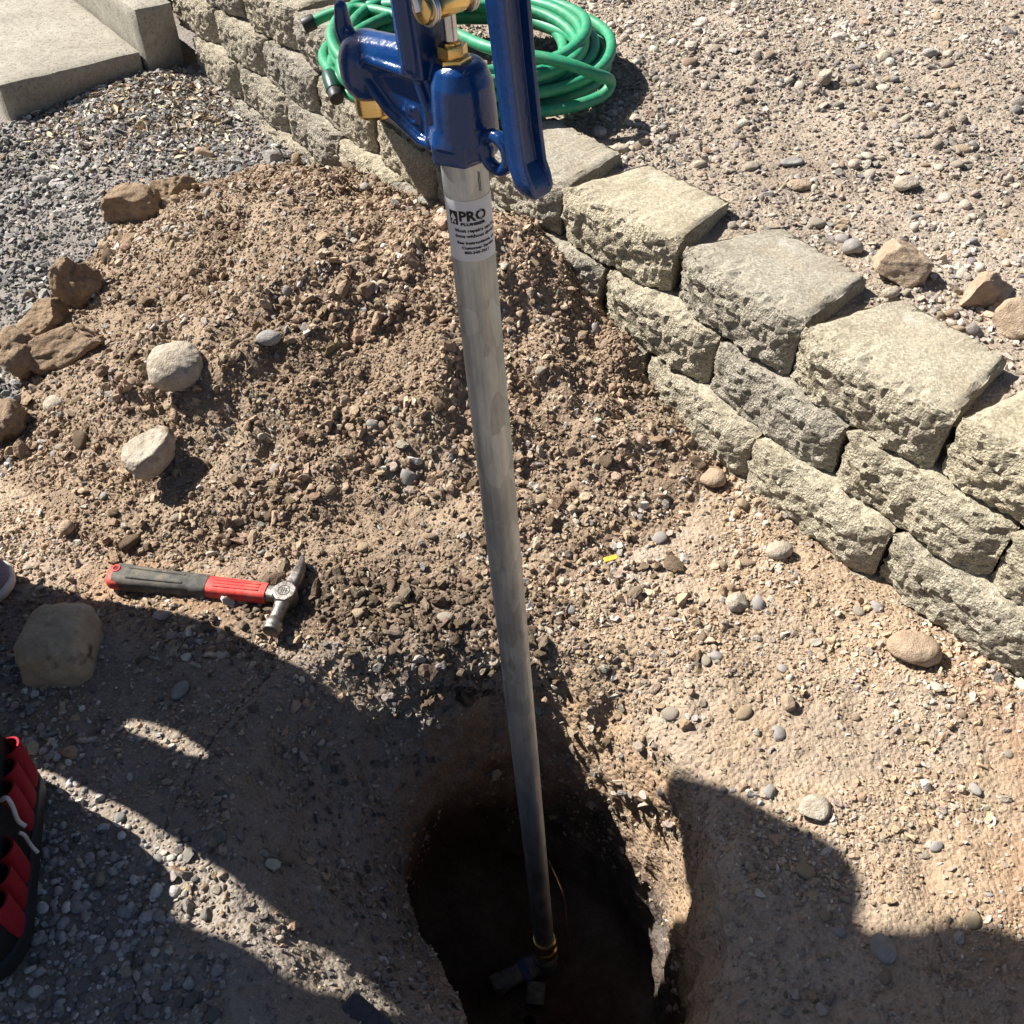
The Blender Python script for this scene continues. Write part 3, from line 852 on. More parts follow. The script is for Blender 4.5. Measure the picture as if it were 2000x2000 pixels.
for i, (px, py, size, mt, lab, yaw, tilt, pl, amp, box) in enumerate(ROCKS):
    big = max(size) > 0.03
    nm = 'rock' if big else 'pebble'
    make_rock(nm, px, py, size, bpy.data.materials[mt], lab, nm, yaw, tilt, 300+i*7, pl, amp, (0.45, 0.80), box, 0.50, sub=5 if max(size) > 0.045 else (4 if big else 3), fine=0.07 if 'brown' in mt else 0.03)

# ------------------------------------------------------------------ loose stones and clods (uncountable)
def frustum(P, m=1.42, pad=0.32):
    dep = P[:, 1]*math.cos(PITCH) - (P[:, 2]-CAM_H)*math.sin(PITCH)
    up = P[:, 1]*math.sin(PITCH) + (P[:, 2]-CAM_H)*math.cos(PITCH)
    k = 1000/FPX*m
    return (dep > 0.1) & (np.abs(P[:, 0]) < dep*k + pad) & (np.abs(up) < dep*k + pad), dep
def tri_table(V, F):
    T = np.concatenate([F[:, [0, 1, 2]], F[:, [0, 2, 3]]])
    A, B, C = V[T[:, 0]], V[T[:, 1]], V[T[:, 2]]
    n = np.cross(B-A, C-A); ar = np.linalg.norm(n, axis=1)
    c = (A+B+C)/3
    ok, dep = frustum(c)
    m = ok & (ar > 1e-12)
    return A[m], B[m], C[m], n[m]/ar[m][:, None], ar[m]*0.5, c[m]
def sample(tab, dens):
    """dens: stones per square metre for each triangle"""
    A, B, C, n, ar, c = tab
    n = np.where(n[:, 2:3] < -0.2, -n, n)
    lam = ar*dens
    tot = lam.sum(); N = int(tot)
    if N < 1: return np.zeros((0, 3)), np.zeros((0, 3))
    i = np.searchsorted(np.cumsum(lam), rng.uniform(0, tot, N)); i = np.clip(i, 0, len(ar)-1)
    a, b = rng.uniform(size=N), rng.uniform(size=N); f = a+b > 1; a[f] = 1-a[f]; b[f] = 1-b[f]
    return A[i] + (B[i]-A[i])*a[:, None] + (C[i]-A[i])*b[:, None], n[i]
def eulers(n, tilt):
    N = len(n)
    n = n + rng.normal(size=(N, 3))*tilt; n /= np.linalg.norm(n, axis=1)[:, None]
    t = rng.normal(size=(N, 3)); t -= (t*n).sum(1)[:, None]*n; t /= np.linalg.norm(t, axis=1)[:, None]
    b = np.cross(n, t)                                   # columns: t, b, n
    return np.stack([np.arctan2(b[:, 2], n[:, 2]), -np.arcsin(np.clip(t[:, 2], -1, 1)), np.arctan2(t[:, 1], t[:, 0])], 1)

def proto_collection(name, kinds, smooth=True):
    c = bpy.data.collections.new(name)
    for i, (V, F) in enumerate(kinds):
        me = np_mesh('%s_shape' % name, V, F, smooth)
        me.materials.append(M_stone)
        c.objects.link(bpy.data.objects.new('%s_%02d' % (name, i), me))
    return c
def sh(seed, sub, planes, sz, amp, cut=(0.45, 0.8), fine=0.03):
    V, F = rock_shape(seed, sub, planes, cut, amp, fine); return V*np.array(sz), F
K_round = proto_collection('pebbles', [sh(900+i, 2, 1, (1, 0.72+0.05*i, 0.5+0.04*i), 0.10) for i in range(6)])
K_chip = proto_collection('chips', [sh(940+i, 2, 8, (1.05, 0.66+0.05*i, 0.42+0.05*i), 0.14, (0.22, 0.62)) for i in range(8)], False)
K_clod = proto_collection('clods', [sh(980+i, 2, 5, (1.1, 0.78+0.05*i, 0.6), 0.30, (0.3, 0.75), fine=0.14) for i in range(6)], False)

def gn_group(coll):
    ng = bpy.data.node_groups.new('scatter_' + coll.name, 'GeometryNodeTree')
    ng.interface.new_socket('Geometry', in_out='INPUT', socket_type='NodeSocketGeometry')
    ng.interface.new_socket('Geometry', in_out='OUTPUT', socket_type='NodeSocketGeometry')
    N, L = ng.nodes, ng.links
    gi, go = N.new('NodeGroupInput'), N.new('NodeGroupOutput')
    ci = N.new('GeometryNodeCollectionInfo'); ci.inputs[0].default_value = coll; ci.inputs[1].default_value = True; ci.inputs[2].default_value = True
    ip = N.new('GeometryNodeInstanceOnPoints')
    m2p = N.new('GeometryNodeMeshToPoints')
    def na(name, typ):
        a = N.new('GeometryNodeInputNamedAttribute'); a.data_type = typ; a.inputs[0].default_value = name
        return [o for o in a.outputs if o.enabled and o.name == 'Attribute'][0]
    L.new(gi.outputs[0], m2p.inputs[0]); L.new(m2p.outputs[0], ip.inputs['Points']); L.new(ci.outputs[0], ip.inputs['Instance'])
    ip.inputs['Pick Instance'].default_value = True
    L.new(na('idx', 'INT'), ip.inputs['Instance Index']); L.new(na('rot', 'FLOAT_VECTOR'), ip.inputs['Rotation']); L.new(na('scl', 'FLOAT_VECTOR'), ip.inputs['Scale'])
    L.new(ip.outputs[0], go.inputs[0])
    return ng
GN = {}
def scatter(name, label, cat, P, rot, size, tint, coll, lift=0.25, nrm=None):
    if nrm is not None: P = P + nrm*(size*lift)[:, None]
    n = len(P)
    me = bpy.data.meshes.new(name); me.vertices.add(n); me.vertices.foreach_set('co', P.astype(np.float32).ravel())
    def at(nm, typ, key, arr): me.attributes.new(nm, typ, 'POINT').data.foreach_set(key, arr)
    sc3 = size[:, None]*rng.uniform(0.8, 1.2, (n, 3))
    at('rot', 'FLOAT_VECTOR', 'vector', rot.astype(np.float32).ravel())
    at('scl', 'FLOAT_VECTOR', 'vector', sc3.astype(np.float32).ravel())
    at('idx', 'INT', 'value', rng.integers(0, len(coll.objects), n).astype(np.int32))
    at('tint', 'FLOAT_COLOR', 'color', np.concatenate([tint, np.ones((n, 1))], 1).astype(np.float32).ravel())
    o = bpy.data.objects.new(name, me)
    if coll.name not in GN: GN[coll.name] = gn_group(coll)
    md = o.modifiers.new('scatter', 'NODES'); md.node_group = GN[coll.name]
    link(o); tag(o, label, cat, kind='stuff')
    return o
def palette(n, cols, w, jit=0.12):
    cols = np.array(cols); i = rng.choice(len(cols), n, p=np.array(w)/sum(w))
    return np.clip(cols[i]*(1 + rng.normal(size=(n, 1))*jit + rng.normal(size=(n, 3))*0.025), 0.02, 0.8)
def place(P, scale, seed): return fbm(P[:, 0], P[:, 1], P[:, 2], scale, 3, seed)
def vary(t, P, amt=0.22, scale=0.28, seed=171): return np.clip(t*(1 + amt*place(P, scale, seed))[:, None], 0.02, 0.75)
def clump(s, P, amt=0.35, scale=0.10, seed=181): return s*np.exp(amt*place(P, scale, seed))
def logn(n, med, sig, lo, hi): return np.clip(med*np.exp(rng.normal(size=n)*sig), lo, hi)

P_GREY = [(0.205, 0.193, 0.183), (0.28, 0.265, 0.248), (0.365, 0.345, 0.318), (0.46, 0.43, 0.395), (0.31, 0.26, 0.205), (0.13, 0.126, 0.123), (0.58, 0.55, 0.50)]
W_GREY = [4, 5, 4, 2, 2, 3, 0.9]
P_TERR = [(0.30, 0.25, 0.20), (0.38, 0.325, 0.265), (0.45, 0.395, 0.33), (0.26, 0.23, 0.205), (0.34, 0.25, 0.18), (0.52, 0.47, 0.40), (0.20, 0.185, 0.175)]
W_TERR = [5, 5, 3, 3, 1.5, 1.2, 1.6]
P_CLOD = [(0.27, 0.19, 0.126), (0.33, 0.242, 0.165), (0.40, 0.305, 0.215), (0.215, 0.15, 0.10)]
W_CLOD = [4, 5, 3, 2]
P_CHIP = [(0.39, 0.35, 0.295), (0.46, 0.42, 0.365), (0.33, 0.28, 0.22), (0.27, 0.245, 0.225), (0.38, 0.29, 0.205), (0.55, 0.52, 0.47)]
W_CHIP = [4, 3, 4, 3, 3, 1]
P_TANS = [(0.375, 0.272, 0.18), (0.45, 0.35, 0.25), (0.32, 0.23, 0.152), (0.42, 0.36, 0.29), (0.28, 0.235, 0.195), (0.53, 0.47, 0.39)]
W_TANS = [5, 3, 4, 2, 2, 0.8]

tg = tri_table(Vg, Fg); tm = tri_table(Vm, Fm); tt = tri_table(Vt, Ft)
cg, cm, ct = tg[5], tm[5], tt[5]
step_mask = lambda c: (((c[:, 0]-E0.x)*EV.x + (c[:, 1]-E0.y)*EV.y) < -0.005) | ((c[:, 0]-E0.x)*EU.x + (c[:, 1]-E0.y)*EU.y > 0.16)
under = np.zeros(len(cg))
mb = mound_z(cg[:, 0], cg[:, 1]) < 0.002
ws_g = wall_side(cg[:, 0], cg[:, 1]) < 0.03
gw = gravel_w(cg[:, 0], cg[:, 1])*mb*ws_g*step_mask(cg)*(cg[:, 2] > -0.12)
dpt = cg[:, 2]
pat0 = 0.35 + 0.9*sstep(-0.3, 0.5, fbm(cg[:, 0], cg[:, 1], cg[:, 2], 0.14, 3, 115))
# dark gravel at the left, coarser near the camera
nearw = sstep(1.05, 0.75, cg[:, 1])
P, n_ = sample(tg, gw*(1-nearw)*11500); s = clump(logn(len(P), 0.0066, 0.38, 0.003, 0.014), P)
scatter('dark_gravel', 'dark grey gravel left of the dirt mound', 'gravel', P, eulers(n_, 0.35), s, vary(palette(len(P), P_GREY, W_GREY), P), K_chip, 0.25, n_)
leftw = sstep(0.02, -0.12, cg[:, 0])*sstep(0.95, 0.84, cg[:, 1])*(1-gw)*mb*(cg[:, 2] > -0.3)*(np.abs(tg[3][:, 2]) > 0.3)
P, n_ = sample(tg, leftw*pat0*9500); s = clump(logn(len(P), 0.0034, 0.5, 0.0014, 0.011), P)
scatter('trodden_gravel', 'grey-brown grit on the shaded slope left of the hole', 'gravel', P, eulers(n_, 0.5), s, vary(palette(len(P), P_GREY, W_GREY)*np.array([0.95, 0.9, 0.84]), P), K_chip, 0.25, n_)
farn = sstep(0.50, 0.66, cg[:, 1] + 0.05*fbm(cg[:, 0], cg[:, 1], 0, 0.1, 2, 113))
P, n_ = sample(tg, gw*nearw*farn*15000); s = clump(logn(len(P), 0.0036, 0.45, 0.0016, 0.010), P)
scatter('angular_gravel', 'fine angular gravel in shade below the hammer', 'gravel', P, eulers(n_, 0.45), s, vary(palette(len(P), P_GREY, W_GREY), P), K_chip, 0.2, n_)
P, n_ = sample(tg, gw*nearw*(1-0.75*farn)*21000); s = clump(logn(len(P), 0.0038, 0.42, 0.002, 0.0095), P, 0.18)
scatter('rounded_gravel', 'rounded blue-grey gravel in shade at lower left', 'gravel', P, eulers(n_, 0.3), s, vary(palette(len(P), P_GREY, W_GREY), P), K_round, 0.25, n_)
# soil crumbs and chips over the lower ground and the dig's walls
bare = (1-gw)*mb*ws_g*step_mask(cg)*(1 - 0.6*sstep(0.02, -0.12, cg[:, 0])*sstep(0.95, 0.84, cg[:, 1]))
pat = 0.25 + 1.0*sstep(-0.3, 0.5, fbm(cg[:, 0], cg[:, 1], cg[:, 2], 0.14, 3, 111))
deep = sstep(-0.50, -0.42, dpt)*(0.12 + 0.88*sstep(0.15, 0.55, np.abs(tg[3][:, 2])))
P, n_ = sample(tg, bare*pat*deep*48000); s = clump(logn(len(P), 0.0017, 0.55, 0.0008, 0.009), P)
scatter('soil_crumbs', 'fine tan soil crumbs over the bare ground', 'soil', P, eulers(n_, 0.6), s, vary(palette(len(P), P_TANS, W_TANS, 0.1), P), K_clod, 0.2, n_)
P, n_ = sample(tg, bare*pat*deep*6500); s = clump(logn(len(P), 0.0027, 0.6, 0.0014, 0.013), P)
scatter('soil_gravel', 'small pale gravel mixed into the bare ground', 'gravel', P, eulers(n_, 0.4), s, vary(palette(len(P), P_TANS+P_CHIP, W_TANS+W_CHIP, 0.1), P), K_chip, 0.2, n_)
P, n_ = sample(tg, rim_w(cg[:, 0], cg[:, 1])*(cg[:, 2] > -0.1)*mb*26000); s = clump(logn(len(P), 0.0034, 0.6, 0.0012, 0.016), P)
scatter('rim_clods', 'dark damp soil crumbs along the far rim of the hole', 'soil', P, eulers(n_, 0.8), s, vary(palette(len(P), P_CLOD, W_CLOD, 0.1)*0.44, P), K_clod, 0.3, n_)
lipw = np.exp(-(((cg[:, 0]-0.20)/0.10)**2 + ((cg[:, 1]-0.76)/0.16)**2))*bare*(cg[:, 2] > -0.2)
P, n_ = sample(tg, lipw*3000); s = clump(logn(len(P), 0.0052, 0.45, 0.0025, 0.014), P)
scatter('lip_gravel', 'coarse pale gravel exposed along the right lip of the hole', 'gravel', P, eulers(n_, 0.5), s, vary(palette(len(P), P_TANS+P_CHIP, W_TANS+W_CHIP, 0.1), P), K_chip, 0.25, n_)
# spoil heap
wsm = wall_side(cm[:, 0], cm[:, 1]) < 0.06
mm = mound_z(cm[:, 0], cm[:, 1])
mpat = 0.42 + 0.8*sstep(-0.30, 0.45, fbm(cm[:, 0], cm[:, 1], 0, 0.16, 3, 131))
P, n_ = sample(tm, wsm*sstep(-0.012, 0.01, mm)*mpat*46000); s = clump(logn(len(P), 0.0019, 0.62, 0.0008, 0.013), P, 0.4)
scatter('dirt_clods', 'reddish brown dirt clods covering the spoil heap', 'soil', P, eulers(n_, 0.8), s, vary(palette(len(P), P_CLOD, W_CLOD, 0.1), P), K_clod, 0.3, n_)
P, n_ = sample(tm, wsm*sstep(-0.012, 0.01, mm)*(1.35-mpat)*6500); s = clump(logn(len(P), 0.0044, 0.45, 0.002, 0.013), P)
scatter('heap_gravel', 'pale angular gravel mixed into the spoil heap', 'gravel', P, eulers(n_, 0.5), s, vary(palette(len(P), P_CHIP+P_CLOD, W_CHIP+[2, 2, 2, 1], 0.1), P), K_chip, 0.25, n_)
# terrace
dist = np.hypot(ct[:, 0], ct[:, 1])
tpat = 0.75 + 0.45*sstep(-0.35, 0.45, fbm(ct[:, 0], ct[:, 1], 0, 0.3, 3, 151))
wst = wall_side(ct[:, 0], ct[:, 1]) > 0.255
P, n_ = sample(tt, wst*tpat*sstep(7, 3.5, dist)*17000); s = clump(logn(len(P), 0.0036, 0.5, 0.0018, 0.014), P)
scatter('terrace_gravel', 'dusty mixed gravel on the terrace behind the wall', 'gravel', P, eulers(n_, 0.35), s, vary(palette(len(P), P_TERR, W_TERR), P), K_chip, 0.18, n_)
P, n_ = sample(tt, wst*tpat*sstep(4, 2.5, dist)*650); s = clump(logn(len(P), 0.0070, 0.35, 0.004, 0.016), P)
scatter('terrace_pebbles', 'rounded pebbles strewn in the terrace gravel', 'gravel', P, eulers(n_, 0.3), s, vary(palette(len(P), P_TERR, W_TERR), P), K_round, 0.2, n_)

# larger loose pebbles: each its own object
PEBM = [np_mesh('pebble', *sh(1200+i, 3, [0, 1, 5, 8][i % 4], (1, 0.68+0.04*(i % 5), 0.5+0.05*(i % 4)), 0.08), True) for i in range(10)]
CLODM = [np_mesh('clod', *sh(1300+i, 3, 3, (1, 0.85, 0.7), 0.26, fine=0.09), True) for i in range(6)]
PMATS = [M_rock_cream, M_rock_grey, M_rock_tan, M_rock_olive]
PCOPY = {}
MARKS = {'the hammer': (-0.45, 0.97), 'the galvanised pipe': (0.02, 0.64), 'the round cream cobble': (-0.66, 1.55), 'the oblong pale cobble': (-0.65, 1.30), 'the slanted brown rock pile': (-0.92, 1.70), 'the coiled green hose': (-0.10, 2.22), 'the angular orange-tan rock': (0.66, 1.45), 'the yellow chip': (0.15, 1.03), 'the smooth tan cobble': (0.60, 0.87), 'the large rounded brown rock': (-0.85, 2.05), 'the crumbly pale stone': (0.33, 0.97), 'the flat cream cobble': (0.40, 0.62), 'the wedge-shaped tan rock': (0.80, 1.40), 'the flat reddish stone': (0.55, 1.75), 'the upright pale pebble': (0.75, 2.35), 'the oval grey-green pebble': (-0.45, 1.60)}
HUE = {'rock_cream': 'cream', 'rock_grey': 'grey', 'rock_tan': 'tan', 'rock_sandstone': 'buff', 'rock_dirt_brown': 'brown'}
ORD = ['nearest', 'second nearest', 'third nearest', 'fourth nearest', 'fifth nearest', 'sixth nearest', 'seventh nearest', 'eighth nearest', 'ninth nearest', 'tenth nearest', 'eleventh nearest', 'twelfth nearest', 'thirteenth nearest', 'fourteenth nearest', 'fifteenth nearest', 'sixteenth nearest']
LOOSE = []
def pebble_at(p, n, size, meshes, mats, name, label, cat, group):
    m, mt = random.choice(meshes), random.choice(mats)
    if (m.name, mt.name) not in PCOPY:
        c = m.copy(); c.materials.clear(); c.materials.append(mt); PCOPY[(m.name, mt.name)] = c
    o = bpy.data.objects.new(name, PCOPY[(m.name, mt.name)])
    o.scale = (size, size, size); o.location = Vector(p) + Vector(n)*size*0.10
    o.rotation_euler = [float(v) for v in eulers(np.array([n]), 0.25)[0]]
    link(o); tag(o, label, cat, group)
    x, y = o.location.x, o.location.y
    mk = min(MARKS, key=lambda k: (MARKS[k][0]-x)**2 + (MARKS[k][1]-y)**2)
    LOOSE.append((o, label, cat, HUE[mt.name], mk, math.hypot(MARKS[mk][0]-x, MARKS[mk][1]-y)))
def rank_loose():
    sets = {}
    for it in LOOSE: sets.setdefault((it[1], it[3], it[4]), []).append(it)
    for (lab, hue, mk), its in sets.items():
        for k, it in enumerate(sorted(its, key=lambda q: q[5])): it[0]['label'] = '%s %s, %s to %s' % (hue, lab, ORD[min(k, 15)], mk)
def in_view(P, lo=20, hi=1980):
    dep = P[:, 1]*math.cos(PITCH) - (P[:, 2]-CAM_H)*math.sin(PITCH); up = P[:, 1]*math.sin(PITCH) + (P[:, 2]-CAM_H)*math.cos(PITCH)
    u, v = 1000 + FPX*P[:, 0]/dep, 1000 - FPX*up/dep
    return (u > lo) & (u < hi) & (v > lo) & (v < hi)
def big_pebbles(tab, w, count, med, meshes, mats, name, label, cat, group):
    dens = w*count*2.2/max(1e-6, (tab[4]*w*in_view(tab[5])).sum())
    P, n = sample(tab, dens*in_view(tab[5]))
    S = logn(len(P), med, 0.3, med*0.65, med*2.0)
    for p, q, s in list(zip(P, n, S))[:count]: pebble_at(p, q, float(s), meshes, mats, name, label, cat, group)
vis_g = bare*deep*(tg[3][:, 2] > 0.3)
big_pebbles(tg, vis_g, 70, 0.0092, PEBM, PMATS, 'pebble', 'pebble on the bare soil', 'pebble', 'pebbles on the bare soil')
big_pebbles(tm, wsm*(mm > 0.01)*1.0, 75, 0.0095, PEBM, PMATS, 'pebble', 'pebble on the spoil heap', 'pebble', 'pebbles on the spoil heap')
big_pebbles(tt, wst*sstep(3.2, 2.2, dist)*1.0, 75, 0.0120, PEBM, PMATS, 'pebble', 'pebble on the terrace gravel', 'pebble', 'pebbles on the terrace')
big_pebbles(tm, wsm*(mm > 0.0)*sstep(0.12, 0.02, mm), 45, 0.0125, CLODM, [M_rock_brown], 'dirt_clod', 'dirt clod on the spoil heap', 'dirt clod', 'dirt clods on the heap')

rank_loose()

# dry leaves blown into the corner by the step
LEAF = bpy.data.collections.new('leaves')
M_leaf = Nt('dry_leaf'); M_leaf = M_leaf.out(M_leaf.attr('tint', 'INSTANCER'), 0.95, spec=0.05)
for i in range(4):
    bm = bmesh.new(); rows = []
    for k in range(6):
        t = k/5; w = 0.46*math.sin(math.pi*min(1, t*0.93+0.05))**0.8*(1-0.25*t)
        rows.append([bm.verts.new((t*2-1, s*w, 0.12*math.sin(t*3+i) + (0.16 if s else 0.0)*(1 + 0.3*i))) for s in (-1, 0, 1)])
    for a_, b_ in zip(rows[:-1], rows[1:]):
        for k in range(2): bm.faces.new((a_[k], a_[k+1], b_[k+1], b_[k]))
    me = bpy.data.meshes.new('leaf_shape'); bm.to_mesh(me); bm.free(); me.materials.append(M_leaf)
    LEAF.objects.link(bpy.data.objects.new('leaf_%02d' % i, me))
lw = np.exp(-(((cg[:, 0]+1.0)/0.26)**2 + ((cg[:, 1]-2.72)/0.22)**2))*step_mask(cg)*(wall_side(cg[:, 0], cg[:, 1]) < -0.01)
P, n_ = sample(tg, lw*9000); s = logn(len(P), 0.0085, 0.35, 0.004, 0.018)
scatter('leaf_litter', 'dry yellow-brown leaf litter in the corner by the concrete step', 'leaf litter', P, eulers(n_, 0.35), s, palette(len(P), [(0.50, 0.41, 0.285), (0.37, 0.27, 0.18), (0.60, 0.53, 0.41), (0.24, 0.17, 0.12), (0.56, 0.40, 0.17)], [3, 3, 4, 1.5, 0.3]), LEAF, 0.3, n_)

# ------------------------------------------------------------------ yard hydrant
PB, PT = Vector((0.056, 0.628, -0.516)), Vector((-0.034, 0.651, 0.885))
axis = (PT - PB).normalized(); PL = (PT - PB).length
lx = Vector((-0.707, 0.707, 0)); lx = (lx - axis*lx.dot(axis)).normalized(); ly = axis.cross(lx)
hyd = empty('yard_hydrant')
hyd.matrix_world = Matrix(((lx.x, ly.x, axis.x, PB.x), (lx.y, ly.y, axis.y, PB.y), (lx.z, ly.z, axis.z, PB.z), (0, 0, 0, 1)))
tag(hyd, 'blue yard hydrant with brass fittings on a tall galvanised pipe in the hole', 'yard hydrant')
Zo = PL                                                    # local height of the pipe's upper end
RP = 0.0167
bm = bmesh.new(); lathe(bm, [(RP, 0.0), (RP, 0.35), (RP, 0.7), (RP, 1.05), (RP, Zo + 0.01)], 48)
pipe = bm_obj('pipe', bm, M_galv, hyd, angle=R(50))
def zo(h): return Zo + h
# head casting: shapes fused into one skin
bm = bmesh.new()
lathe(bm, [(0.0225, zo(0.004)), (0.0224, zo(0.02)), (0.0220, zo(0.036)), (0.0210, zo(0.050)), (0.0175, zo(0.060)), (0.0135, zo(0.064))], 32, 'z', (-0.0035, -0.002, 0))
cyl(bm, (0, 0, zo(0.0)), (0, 0, zo(0.0145)), 0.0245, 0.0245, 6, phase=R(30)+0.35)
cyl(bm, (0, 0, zo(0.012)), (0, 0, zo(0.022)), 0.0235, 0.0205, 24)
# spout arm: a deep web that rises from the base of the barrel to the hood
DZ = 0.009
hull(bm, [(0.010, -0.0115, zo(0.008)), (0.010, 0.0115, zo(0.008)), (0.014, -0.0105, zo(0.060)), (0.014, 0.0105, zo(0.060)), (0.092, -0.0115, zo(0.022+DZ)), (0.092, 0.0115, zo(0.022+DZ)), (0.088, -0.0115, zo(0.046+DZ)), (0.088, 0.0115, zo(0.046+DZ)), (0.034, -0.0105, zo(0.066)), (0.034, 0.0105, zo(0.066)), (0.030, 0.0095, zo(0.008)), (0.030, -0.0095, zo(0.008))])
capsule(bm, (0.02, 0, zo(0.058)), (0.092, 0, zo(0.040+DZ)), 0.0125, 0.0155)
for s_ in (-1, 1):                                         # raised rim round the recessed side panel
    rim = [(0.024, zo(0.052)), (0.078, zo(0.043+DZ)), (0.088, zo(0.032+DZ)), (0.062, zo(0.020)), (0.030, zo(0.007)), (0.018, zo(0.006)), (0.016, zo(0.030)), (0.024, zo(0.052))]
    for (a0, b0), (a1, b1) in zip(rim[:-1], rim[1:]): capsule(bm, (a0, s_*0.0132, b0), (a1, s_*0.0132, b1), 0.0036, 0.0036, 10, 3)
capsule(bm, (0.095, 0, zo(0.034+DZ)), (0.095, 0, zo(0.026+DZ)), 0.0212, 0.0212, 28, 7)
cyl(bm, (0.095, 0, zo(0.014+DZ)), (0.095, 0, zo(0.03+DZ)), 0.0182, 0.0211, 28)
capsule(bm, (0.111, 0, zo(0.038+DZ)), (0.118, 0, zo(0.052+DZ)), 0.0085, 0.0068); capsule(bm, (0.118, 0, zo(0.052+DZ)), (0.117, 0, zo(0.066+DZ)), 0.0068, 0.0048)
# fulcrum bracket
hull(bm, boxpts(0.013, 0.036, -0.0150, 0.0175, zo(0.052), zo(0.075)) + boxpts(0.019, 0.036, -0.0155, 0.0185, zo(0.15), zo(0.215)))
capsule(bm, (0.026, -0.013, zo(0.06)), (0.028, -0.0155, zo(0.21)), 0.0052, 0.0052); capsule(bm, (0.026, 0.016, zo(0.06)), (0.028, 0.0185, zo(0.21)), 0.0058, 0.0058)
capsule(bm, (0.020, -0.016, zo(0.212)), (0.020, 0.016, zo(0.212)), 0.013, 0.013)
# lock ring lug
torus(bm, (-0.0375, 0.003, zo(0.013)), (0, 1, 0), 0.0115, 0.0046, 0.0050)
capsule(bm, (-0.016, 0.001, zo(0.012)), (-0.027, 0.002, zo(0.012)), 0.008, 0.006)
# cast mark on the arm
for a_, b_ in (((0.032, 0.028), (0.037, 0.028)), ((0.037, 0.028), (0.037, 0.022)), ((0.032, 0.028), (0.032, 0.018)), ((0.032, 0.018), (0.038, 0.018)), ((0.041, 0.029), (0.041, 0.019)), ((0.041, 0.024), (0.045, 0.024))):
    capsule(bm, (a_[0], 0.0126, zo(a_[1])), (b_[0], 0.0126, zo(b_[1])), 0.0012, 0.0011, 6, 2)
head = bm_obj('head_casting', bm, M_blue, hyd)
md = head.modifiers.new('skin', 'REMESH'); md.mode = 'VOXEL'; md.voxel_size = 0.0011
md = head.modifiers.new('fillet', 'SMOOTH'); md.factor = 0.5; md.iterations = 5
bake(head)
# lever: an H-section bar with a flared, rounded tip
bm = bmesh.new()
def lever_sec(cx, z, hw, hd, web):
    """outline in local x,y: H section"""
    f = hw*0.30
    pts = [(-hd, -hw), (hd, -hw), (hd, -hw+f), (hd-web, -hw+f*1.25), (hd-web, hw-f*1.25), (hd, hw-f), (hd, hw), (-hd, hw), (-hd, hw-f), (-hd+web, hw-f*1.25), (-hd+web, -hw+f*1.25), (-hd, -hw+f)]
    return [(cx + a, 0.003 + b, z) for a, b in pts]
lv = [(-0.0735, -0.0065, 0.004, 0.004, 0.0), (-0.0735, -0.0045, 0.0075, 0.0062, 0.0), (-0.0725, 0.0, 0.0100, 0.0074, 0.0004), (-0.0700, 0.007, 0.0106, 0.0078, 0.0012), (-0.0665, 0.015, 0.0105, 0.0078, 0.0055), (-0.0640, 0.035, 0.0104, 0.0078, 0.0062), (-0.060, 0.08, 0.0106, 0.0080, 0.0062), (-0.056, 0.14, 0.0112, 0.0082, 0.0062), (-0.052, 0.20, 0.0118, 0.0088, 0.0062), (-0.046, 0.225, 0.0120, 0.010, 0.003)]
ring_loft(bm, [lever_sec(cx, zo(h), hw, hd, wb) for cx, h, hw, hd, wb in lv])
lever = bm_obj('lever_handle', bm, M_blue, hyd)
b2 = lever.modifiers.new('edge', 'BEVEL'); b2.width = 0.0009; b2.segments = 3; b2.limit_method = 'ANGLE'; b2.angle_limit = R(30)
bake(lever); lever.data.set_sharp_from_angle(angle=R(35))
bm = bmesh.new()
for s_ in (-1, 1): hull(bm, boxpts(-0.056, -0.036, s_*0.0175-0.003, s_*0.0175+0.003, zo(0.20), zo(0.236)) + boxpts(0.012, 0.028, s_*0.0175-0.003, s_*0.0175+0.003, zo(0.203), zo(0.222)))
hull(bm, boxpts(-0.058, -0.036, -0.02, 0.02, zo(0.205), zo(0.238)))
yoke = bm_obj('lever_yoke', bm, M_blue, hyd, smooth=False)
bm = bmesh.new(); cyl(bm, (0.020, -0.026, zo(0.212)), (0.020, 0.026, zo(0.212)), 0.005, seg=20, bevel=0.001); bm_obj('pivot_pin', bm, M_steel, hyd, angle=R(40))
# brass packing nut, steel rod, brass clevis with washers
bm = bmesh.new(); cyl(bm, (0, 0, zo(0.060)), (0, 0, zo(0.0665)), 0.0118, seg=6, bevel=0.0008, phase=0.2); cyl(bm, (0, 0, zo(0.0655)), (0, 0, zo(0.074)), 0.0100, seg=6, bevel=0.001, phase=0.55); lathe(bm, [(0.0062, zo(0.0735)), (0.0062, zo(0.0755)), (0.0045, zo(0.0765))], 20)
bm_obj('packing_nut', bm, M_brass, hyd, angle=R(25))
bm = bmesh.new(); cyl(bm, (0, 0, zo(0.07)), (0, 0, zo(0.20)), 0.0043, seg=20); bm_obj('operating_rod', bm, M_steel, hyd, angle=R(40))
bm = bmesh.new(); cyl(bm, (0, -0.0145, zo(0.1)), (0, 0.0145, zo(0.1)), 0.0088, seg=32, bevel=0.0008); cl = bm_obj('clevis_block', bm, M_brass, hyd, angle=R(40))
